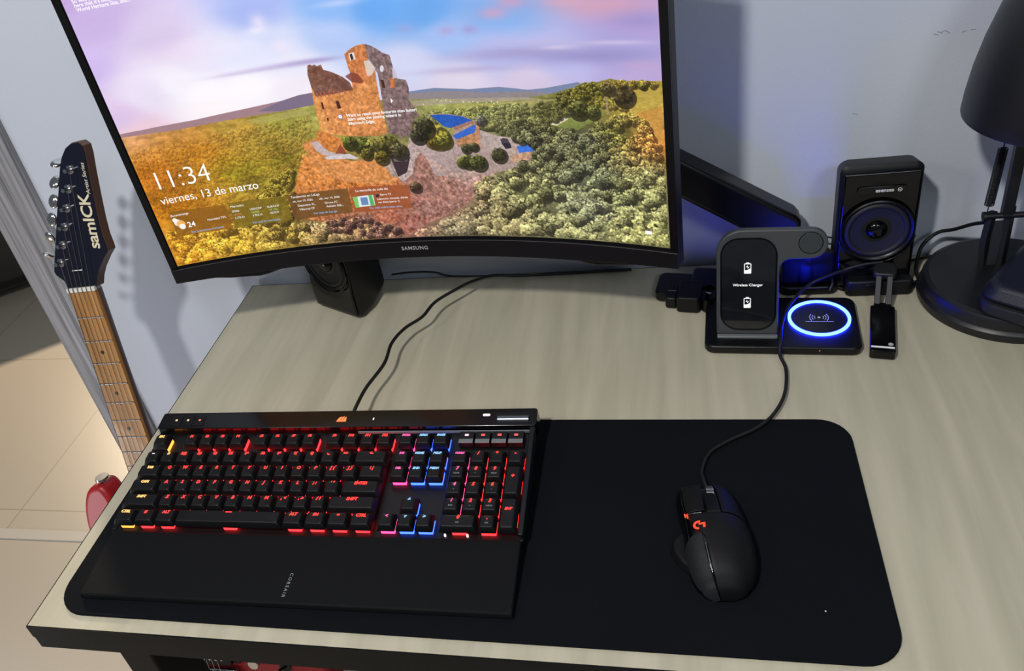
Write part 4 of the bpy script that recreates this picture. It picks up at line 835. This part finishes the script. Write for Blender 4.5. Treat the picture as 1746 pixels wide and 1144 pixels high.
# ================================================================== desk lamp
LX, LY = .942, .3925
lp_ = thing('desk_lamp', 'black desk lamp with bell shade, coil spring and round base', 'lamp', (LX, LY, 0))
bm = bmesh.new(); lathe(bm, [(0, 0.0004), (.0895, 0.0004), (.0905, .003), (.0905, .010), (.0885, .0125), (.0872, .0135), (.0872, .0225), (.0850, .0270), (.0800, .0290), (.0780, .0285), (0, .0285)], 96); fin('base', bm, M_ins, lp_, 30)
def lm(bm, name, m, **k): return fin(name, bm, m, lp_, mx=T((-LX, -LY, 0)), **k)
bm = bmesh.new(); tube(bm, [(.9220, .4180, .0285), (.9190, .4165, .060), (.9205, .4150, .100)], .0045, 4, 5, sq=(.0052, .0030)); lm(bm, 'lower_rod', M_ins, smooth=30)
bm = bmesh.new(); tube(bm, [(.9400, .4180, .0285), (.9390, .4165, .070), (.9380, .4150, .105)], .0045, 4, 5, sq=(.0052, .0030)); lm(bm, 'lower_rod', M_ins, smooth=30)
bm = bmesh.new(); box(bm, .9250, .9350, .416, .420, .0285, .085); lm(bm, 'lower_web', mat('lamp_web', '2b2d31', .5))
bm = bmesh.new(); box(bm, .9290, .9400, .409, .419, .095, .30); lm(bm, 'upper_rod', M_ins, bevel=.001)
bm = bmesh.new(); tube(bm, [(.9110, .4120, .0960), (.9600, .4120, .0960)], .0034, 14); lm(bm, 'pivot_bar', M_ins, smooth=50)
bm = bmesh.new(); tube(bm, [(.9105, .4120, .0960), (.9135, .4120, .0960)], .0054, 14); lm(bm, 'pivot_cap', M_ins, smooth=50)
bm = bmesh.new()
p0, p1 = Vector((.9145, .4120, .110)), Vector((.9175, .4120, .178)); ax = (p1-p0).normalized(); sx_ = ax.orthogonal().normalized(); sy_ = ax.cross(sx_)
tube(bm, [p0+(p1-p0)*k/(44*10)+(sx_*math.cos(2*PI*k/10)+sy_*math.sin(2*PI*k/10))*.0046 for k in range(44*10+1)], .00050, 5)
tube(bm, [p0-ax*.012, p0, p0+sx_*.003], .0007, 6); tube(bm, [p1+sx_*.003, p1, p1+ax*.016], .0007, 6)
lm(bm, 'spring', M_ins, smooth=60)
bm = bmesh.new(); tube(bm, [p0-ax*.0005, p1+ax*.0005], .0026, 12); lm(bm, 'spring_core', M_edge, smooth=60)
bm = bmesh.new()
outp = [(.0870, 0), (.0875, .002), (.0862, .020), (.0828, .046), (.0765, .076), (.0680, .106), (.0570, .134), (.0430, .158), (.0260, .172), (.0200, .176), (.0200, .205), (0, .206)]
inn = [(0, .168), (.024, .166), (.041, .154), (.055, .131), (.066, .104), (.0745, .075), (.0808, .046), (.0845, .020), (.0855, .002), (.0870, 0)]
lathe(bm, inn+outp[1:], 96); fin('shade', bm, M_ins, lp_, 40, mx=T((.950-LX, .375-LY, .2310)) @ R('Y', 0))
bm = bmesh.new(); bmesh.ops.create_uvsphere(bm, u_segments=20, v_segments=12, radius=.028, matrix=T((.950-LX, .375-LY, .335))); fin('bulb', bm, M_white, lp_, 60)
cable('lamp_cable', [(.9205, .421, .083), (.9120, .440, .070), (.9000, .460, .052), (.8850, .470, .042), (.8700, .468, .026), (.8620, .452, .010), (.8600, .440, .005), (.8585, .425, .004), (.8450, .4150, .004), (.8380, .4130, .004)], .0022, 'black cable drooping from the lamp stem down behind the lamp base')
cable('power_cable', [(.8585, .4700, .0035), (.8800, .4760, .004), (.9100, .4800, .004), (.9500, .4810, .004)], .0020, 'dark cable on the desk along the wall behind the lamp base')
# blue zip case resting on the lamp base
cs = thing('zip_case', 'dark blue zip case lying on the round base of the lamp', 'case', (.9790, .3375, .0293), (0, 0, math.radians(-38)))
bm = bmesh.new(); prism(bm, rrect(-.066, .075, -.066, .066, .020, 7), 0, .017, rrect(-.067, .076, -.067, .067, .020, 7)); fin('lower_shell', bm, M_blue, cs, 40, bevel=.004, seg=3)
bm = bmesh.new(); prism(bm, rrect(-.067, .076, -.067, .067, .020, 7), .0185, .036, rrect(-.058, .066, -.058, .058, .016, 7)); fin('upper_shell', bm, M_blue, cs, 50, bevel=.005, seg=3)
bm = bmesh.new(); prism(bm, rrect(-.0675, .0765, -.0675, .0675, .020, 7), .0165, .0190); fin('zip', bm, mat('zip_tape', '05060c', .6), cs, 30)
bm = bmesh.new(); box(bm, .016, .030, -.0705, -.0670, .004, .022); fin('zip_pull', bm, M_black2, cs, 30, bevel=.001)

# ================================================================== small things by the speaker
vb = thing('cable_control_box', 'small dark box with a rounded button in front of the speaker', 'control box', (.8115, .4200, .0003))
bm = bmesh.new(); prism(bm, rrect(-.0370, .0365, -.0190, -.0030, .006, 5), 0, .0215); fin('housing', bm, M_black, vb, 40, bevel=.003, seg=3)
bm = bmesh.new(); prism(bm, rrect(-.0170, .0010, -.0006, .0088, .0032, 5), 0, .0012); fin('button', bm, M_black2, vb, 40, bevel=.0005, mx=T((0, -.0188, .0085)) @ R('X', 90))
cable('speaker_cable', [(.7740, .4130, .004), (.7650, .4220, .004), (.7620, .4400, .004), (.7660, .4620, .005), (.7700, .4800, .006)], .0021, 'black cable curving left out of the box in front of the speaker')
dg_ = thing('usb_extension_dongle', 'small black USB adapter with a silver line and slotted neck', 'adapter', (.8000, .3230, .0003), (0, 0, math.radians(-10.5)))
bm = bmesh.new(); prism(bm, rrect(-.0128, .0128, -.0420, .0440, .0028, 5), 0.0003, .0115); fin('body', bm, M_gloss, dg_, 40, bevel=.0012)
bm = bmesh.new(); box(bm, -.0116, .0116, -.0360, -.0338, .0108, .0122); fin('silver_line', bm, mat('bright_silver', 'f4f4f4', .3), dg_, 0)
bm = bmesh.new(); disc(bm, .0078, -.0288, .0115, .0119, .0026, n=20); fin('round_badge', bm, M_silverink, dg_, 40)
bm = bmesh.new(); prism(bm, rrect(-.0092, .0092, .0440, .0500, .002, 4), .002, .0110); fin('collar', bm, M_black2, dg_, 40)
bm = bmesh.new()
for x0 in (-.0090, .0028): box(bm, x0, x0+.0062, 0, .034, -.0022, .0022)
box(bm, -.0086, .0086, -.003, .001, -.0015, .0015)
fin('slotted_neck', bm, M_cord, dg_, 40, bevel=.0006, mx=T((0, .0490, .0090)) @ R('X', 48))
bm = bmesh.new(); prism(bm, rrect(-.0125, .0125, 0, .020, .006, 5), -.0045, .0045); fin('neck_cap', bm, M_cord, dg_, 40, bevel=.002, mx=T((0, .0700, .0330)) @ R('X', 20))
# black jointed gadget left of the charger
gd = thing('wireless_adapter', 'black jointed plug gadget lying on the desk left of the charger', 'gadget', (.588, .412, .0003), (0, 0, math.radians(-9)))
bm = bmesh.new(); prism(bm, rrect(-.0360, .0100, -.0120, .0370, .009, 5), 0, .014); fin('rear_block', bm, M_black2, gd, 40, bevel=.003, seg=3)
bm = bmesh.new(); prism(bm, rrect(.0060, .0420, -.0100, .0440, .006, 5), 0, .019); fin('rear_block', bm, M_black2, gd, 40, bevel=.003, seg=3)
bm = bmesh.new(); prism(bm, rrect(-.0205, -.0060, -.0260, .0060, .004, 5), .001, .017); fin('hinge_block', bm, M_black, gd, 40, bevel=.002)
bm = bmesh.new(); box(bm, -.0185, -.0085, -.0100, -.0092, .0170, .0174); fin('printed_line', bm, M_greyink, gd, 0)
bm = bmesh.new(); prism(bm, rrect(-.0060, .0225, -.0330, .0080, .005, 5), .0005, .023); fin('front_block', bm, M_black, gd, 40, bevel=.0025, seg=3)
bm = bmesh.new(); prism(bm, rrect(.0225, .0380, -.0300, .0040, .009, 6), .001, .019); fin('clip_end', bm, M_black2, gd, 40, bevel=.002)
bm = bmesh.new(); prism(bm, [(.0270, -.0125), (.0320, -.0118), (.0345, -.0140), (.0320, -.0165), (.0300, -.0145)], .0190, .0194); fin('small_mark', bm, M_silverink, gd, 0)
# cables
cable('wall_cable', [(0.1795, 0.484, 0.01), (0.2085, 0.484, 0.0125), (0.2433, 0.484, 0.0107), (0.2637, 0.484, 0.0035), (0.2934, 0.484, 0.001), (0.3358, 0.484, -0.0003), (0.394, 0.484, -0.0014), (0.4429, 0.484, -0.0011)], .0013, 'thin black cable lying against the wall behind the monitor')
cable('thin_wire', [(0.7529, 0.47, 0.0456), (0.7598, 0.47, 0.0443), (0.7708, 0.47, 0.0419), (0.7716, 0.47, 0.0393), (0.7678, 0.47, 0.025), (0.7639, 0.47, 0.0113), (0.764, 0.47, -0.0136)], .0010, 'thin black wire bent at a corner beside the charger arm', sm=3)
cable('twisted_cable', [(0.7596, 0.47, 0.0133), (0.7725, 0.47, 0.0256), (0.7821, 0.47, 0.0336)], .0020, 'short black cable slanting up between charger and speaker')
cable('charger_cord', [(.7560, .4000, .012), (.7600, .4080, .020), (.7560, .4250, .024), (.7540, .4420, .030), (.7530, .4600, .036), (.7540, .474, .040)], .0018, 'black cord rising behind the charger base next to the arm post')

# ================================================================== guitar on its stand
gu = thing('electric_guitar', 'red electric guitar with maple fretboard and navy headstock left of the desk', 'guitar', (0, 0, 0))
P0, dn, wd, nn = ((-0.1758, 0.3013, 0.1228), (0.0619, -0.2549, -0.965), (0.9969, -0.0321, 0.0724), (-0.0494, -0.9664, 0.2521))
GM = Matrix(((wd[0], -dn[0], nn[0], P0[0]), (wd[1], -dn[1], nn[1], P0[1]), (wd[2], -dn[2], nn[2], P0[2]), (0, 0, 0, 1)))   # local: x across, y up the neck, z out of the face
gu.matrix_world = GM
FL = Matrix.Diagonal((1, -1, 1, 1))       # shapes below are drawn with y down the neck
def gt(bm, name, m, parent=gu, mx=None, **k):
    if mx is not None: bmesh.ops.transform(bm, matrix=mx, verts=bm.verts)
    bmesh.ops.transform(bm, matrix=FL, verts=bm.verts)
    return fin(name, bm, m, parent, **k)
SC = .648
def hwid(y): return (.0425+.0095*max(0, y)/.324)/2
bm = bmesh.new(); n = 24; ys = [0+.46*k/n for k in range(n+1)]
L_ = [bm.verts.new((-hwid(y)-.0008, y, -.0060)) for y in ys]
rows = []
for y in ys:
    hw_ = hwid(y)+.0008; dp = .021
    rows.append([bm.verts.new((hw_*math.cos(a), y, -.0050-dp*math.sin(a)**.9)) for a in [PI*k/12 for k in range(13)]])
bmesh.ops.delete(bm, geom=L_, context='VERTS')
for A_, B_ in zip(rows, rows[1:]):
    for k in range(12): bm.faces.new((A_[k], A_[k+1], B_[k+1], B_[k]))
    bm.faces.new((A_[12], A_[0], B_[0], B_[12]))
bm.faces.new(rows[0]); bm.faces.new(rows[-1][::-1])
gt(bm, 'neck', M_neck, smooth=50)
bm = bmesh.new(); prism(bm, [(-hwid(0), 0), (hwid(0), 0), (hwid(.46), .46), (-hwid(.46), .46)], -.0052, 0); fb = gt(bm, 'fretboard', M_maple, smooth=0)
for k in range(1, 22):
    y = SC*(1-2**(-k/12)); bm = bmesh.new(); tube(bm, [(-hwid(y), y, .0002), (hwid(y), y, .0002)], .00095, 8); gt(bm, 'fret', M_chrome2, fb, smooth=60)
for k in (3, 5, 7, 9, 15, 17, 19):
    y = SC*(1-(2**(-k/12)+2**(-(k-1)/12))/2); bm = bmesh.new(); disc(bm, 0, y, -.0002, .0002, .0028, n=20); gt(bm, 'fret_dot', M_dot, fb)
bm = bmesh.new(); box(bm, -.0225, .0225, -.0058, 0, -.003, .0018); gt(bm, 'nut', M_white, bevel=.0004)
bm = bmesh.new()
for k in range(6): box(bm, -.0182+k*.00728-.0012+.0036*0, -.0182+k*.00728+.0002, -.0056, -.0002, .0014, .0022)
gt(bm, 'nut_slots', M_greyink, smooth=0)
hs = [(-.0225, -.004), (-.0240, -.016), (-.0335, -.0250), (-.0350, -.0300), (-.0270, -.0480), (-.0130, -.0760), (.0010, -.1050), (.0155, -.1340), (.0290, -.1610), (.0370, -.1740), (.0465, -.1835), (.0580, -.1885), (.0680, -.1885), (.0735, -.1830), (.0730, -.1720), (.0690, -.1500), (.0645, -.1200), (.0605, -.0900), (.0590, -.0700), (.0600, -.0560), (.0600, -.0500), (.0500, -.0410), (.0370, -.0270), (.0290, -.0150), (.0240, -.004)]
bm = bmesh.new(); prism(bm, hs, -.0170, -.0030); hd = gt(bm, 'headstock', M_neck, smooth=25)
bm = bmesh.new(); prism(bm, [(x*.985+.0002, y*.992-.0004) for x, y in hs], -.0031, -.0019); hf = gt(bm, 'headstock_face', M_navy, hd, smooth=25)
tl = [(.0440, -.1570), (.0316, -.1340), (.0195, -.1105), (.0070, -.0875), (-.0055, -.0645), (-.0180, -.0415)]
for k, (x, y) in enumerate(tl):
    bm = bmesh.new(); disc(bm, x, y, -.0019, -.0004, .0060, n=6); disc(bm, x, y, -.0004, .0006, .0052, .0046, 20); disc(bm, x, y, .0006, .0090, .0029, .0026, 16)
    tn = gt(bm, 'tuning_post', M_chrome, hd, smooth=40)
    dx, dy = -.895, -.33
    bm = bmesh.new(); kx, ky = x+dx*.0285, y+dy*.0285
    tube(bm, [(x, y, -.021), (x+dx*.020, y+dy*.020, -.014)], .0022, 10)
    bm2 = bmesh.new()
    ang = (70, 40, 15, 5, -25, -60)[k]
    bmesh.ops.create_uvsphere(bm2, u_segments=20, v_segments=10, radius=1)
    gt(bm, 'tuner_shaft', M_chrome2, tn, smooth=40)
    gt(bm2, 'tuner_knob', M_chrome, tn, smooth=60, mx=T((kx, ky, -.012)) @ R('Z', 20) @ R('X', ang) @ Matrix.Diagonal((.0075, .0095, .0038, 1)))
    bm = bmesh.new(); xn = -.0175+k*.0070; k2 = 5-k
    xn = -.0175+(5-k)*.0070
    tube(bm, [(x+.0028, y, .0040), (xn, -.0030, .0024), (xn*1.38, SC*.985, .0100)], .00036+.00008*(k >= 3)+.0001*(k == 5), 5)
    gt(bm, 'string', M_chrome2, smooth=60)
bm = bmesh.new(); tube(bm, [(-.002, -.030, .0010), (.0150, -.030, .0010)], .0012, 8); gt(bm, 'string_tree', M_chrome, smooth=60)
text('brand_lettering', 'samICK', .0232, M_cream, hf, T((.0425, .0545, -.0017)) @ R('Z', 83), extrude=.0002, bold=.0004, align='LEFT', valign='CENTER', spacing=.95)
text('series_lettering', 'Artist Series', .0078, M_cream, hf, T((.0590, .1240, -.0017)) @ R('Z', 83), extrude=.0002, align='LEFT', shear=.25)
# body
bo = [(-.028, .400), (-.050, .405), (-.068, .385), (-.078, .350), (-.083, .318), (-.095, .300), (-.118, .306), (-.134, .330), (-.144, .370), (-.143, .420), (-.135, .470), (-.134, .520), (-.145, .575), (-.156, .630), (-.156, .690), (-.140, .740), (-.105, .780), (-.050, .800), (.010, .806), (.075, .800), (.130, .780), (.172, .740), (.196, .690), (.203, .640), (.192, .585), (.170, .535), (.150, .490), (.142, .450), (.146, .410), (.142, .375), (.122, .352), (.100, .350), (.084, .370), (.070, .400), (.050, .418), (.028, .405)]
sp = spline([(x, y, 0) for x, y in bo+[bo[0]]], 4)[:-1]
bm = bmesh.new(); prism(bm, [(p.x, p.y) for p in sp], -.045, -.006); gt(bm, 'body', M_red, smooth=40, bevel=.008, seg=4)
bm = bmesh.new(); disc(bm, 0, 0, 0, .004, .0040, .0040, 20); disc(bm, 0, 0, .004, .010, .0040, .0060, 20); disc(bm, 0, 0, .010, .013, .0105, .0095, 28)
gt(bm, 'strap_button', M_chrome, smooth=40, mx=T((-.0965, .303, -.022)) @ R('X', 80))
for yc, mt in ((.455, M_black), (.600, M_black)):
    bm = bmesh.new(); prism(bm, rrect(-.042, .042, yc-.011, yc+.011, .003, 4), -.006, .003); pk = gt(bm, 'pickup', mt, smooth=40, bevel=.001)
    for k in range(6): bm = bmesh.new(); disc(bm, -.0262+k*.0105, yc, .003, .0038, .0022, n=14); gt(bm, 'pole_piece', M_chrome, pk)
    bm = bmesh.new(); box(bm, .042, .055, yc-.009, yc+.009, -.006, -.001); gt(bm, 'pickup_ear', M_black, pk)
bm = bmesh.new(); prism(bm, rrect(-.040, .046, .618, .655, .003, 4), -.006, .005); brd = gt(bm, 'bridge', M_chrome2, smooth=40, bevel=.001)
for k in range(6): bm = bmesh.new(); box(bm, -.0330+k*.0128, -.0330+k*.0128+.0095, .621, .650, .005, .009); gt(bm, 'saddle', M_black, brd, bevel=.001)
for x, y in ((.0850, .600), (.125, .645), (.130, .700)):
    bm = bmesh.new(); disc(bm, x, y, -.006, .010, .0100, .0088, 32); gt(bm, 'control_knob', M_chrome, smooth=40, bevel=.001)
bm = bmesh.new(); disc(bm, .130, .612, -.006, -.003, .010, n=6); tube(bm, [(.130, .612, -.003), (.126, .608, .010)], .0022, 8); gt(bm, 'pickup_switch', M_black, smooth=40)
# stand
gs = thing('guitar_stand', 'black tubular stand holding the red guitar beneath the desk', 'stand', (P0[0]+dn[0]*.8, P0[1]+dn[1]*.8+.05, -.75))
O_ = Vector(gs.location)
def wp(x, y, z): return GM @ Vector((x, -y, z))
bm = bmesh.new()
c0 = wp(.02, .8135, -.05)
tube(bm, [wp(.02, .70, -.075), c0, (c0.x, c0.y+.02, -.74)], .010, 12, 6); gt2 = fin('post', bm, M_steel, gs, 60, mx=T(-O_))
for sx in (-1, 1):
    bm = bmesh.new(); tube(bm, [wp(.02, .8155, -.055), wp(.02+sx*.07, .8155, -.05), wp(.02+sx*.10, .8145, -.012), wp(.02+sx*.10, .805, .006)], .006, 10, 6); fin('cradle_arm', bm, M_cord, gs, 60, mx=T(-O_))
    bm = bmesh.new(); tube(bm, [(c0.x, c0.y+.01, c0.z-.01), (c0.x+sx*.15, c0.y-.08, -.742)], .008, 10); fin('leg', bm, M_steel, gs, 60, mx=T(-O_))

# ================================================================== the room beyond the door opening
so = thing('armchair', 'black rounded armchair in the next room beyond the grey door casing', 'armchair', (-1.98, 1.88, -.75), (0, 0, math.radians(35)))
M_leather = mat('black_leather', '0b0b0d', .35, bump=.3, bscale=60)
bm = bmesh.new(); prism(bm, rrect(-.45, .45, -.42, .42, .16, 8), .05, .32); fin('seat_base', bm, M_leather, so, 40, bevel=.05, seg=5)
bm = bmesh.new(); prism(bm, rrect(-.32, .32, -.43, .22, .10, 8), .32, .44); fin('seat_cushion', bm, M_leather, so, 40, bevel=.04, seg=5)
for sx in (-1, 1):
    bm = bmesh.new(); prism(bm, rrect(sx*.42-.12, sx*.42+.12, -.44, .40, .10, 8), .05, .60); fin('armrest', bm, M_leather, so, 40, bevel=.06, seg=5)
bm = bmesh.new(); prism(bm, rrect(-.50, .50, .25, .50, .12, 8), .10, .85); fin('backrest', bm, M_leather, so, 40, bevel=.06, seg=5)
for x in (-.38, .38):
    for y in (-.34, .36): bm = bmesh.new(); disc(bm, x, y, 0, .055, .025, .03, 16); fin('leg', bm, M_black, so, 40)
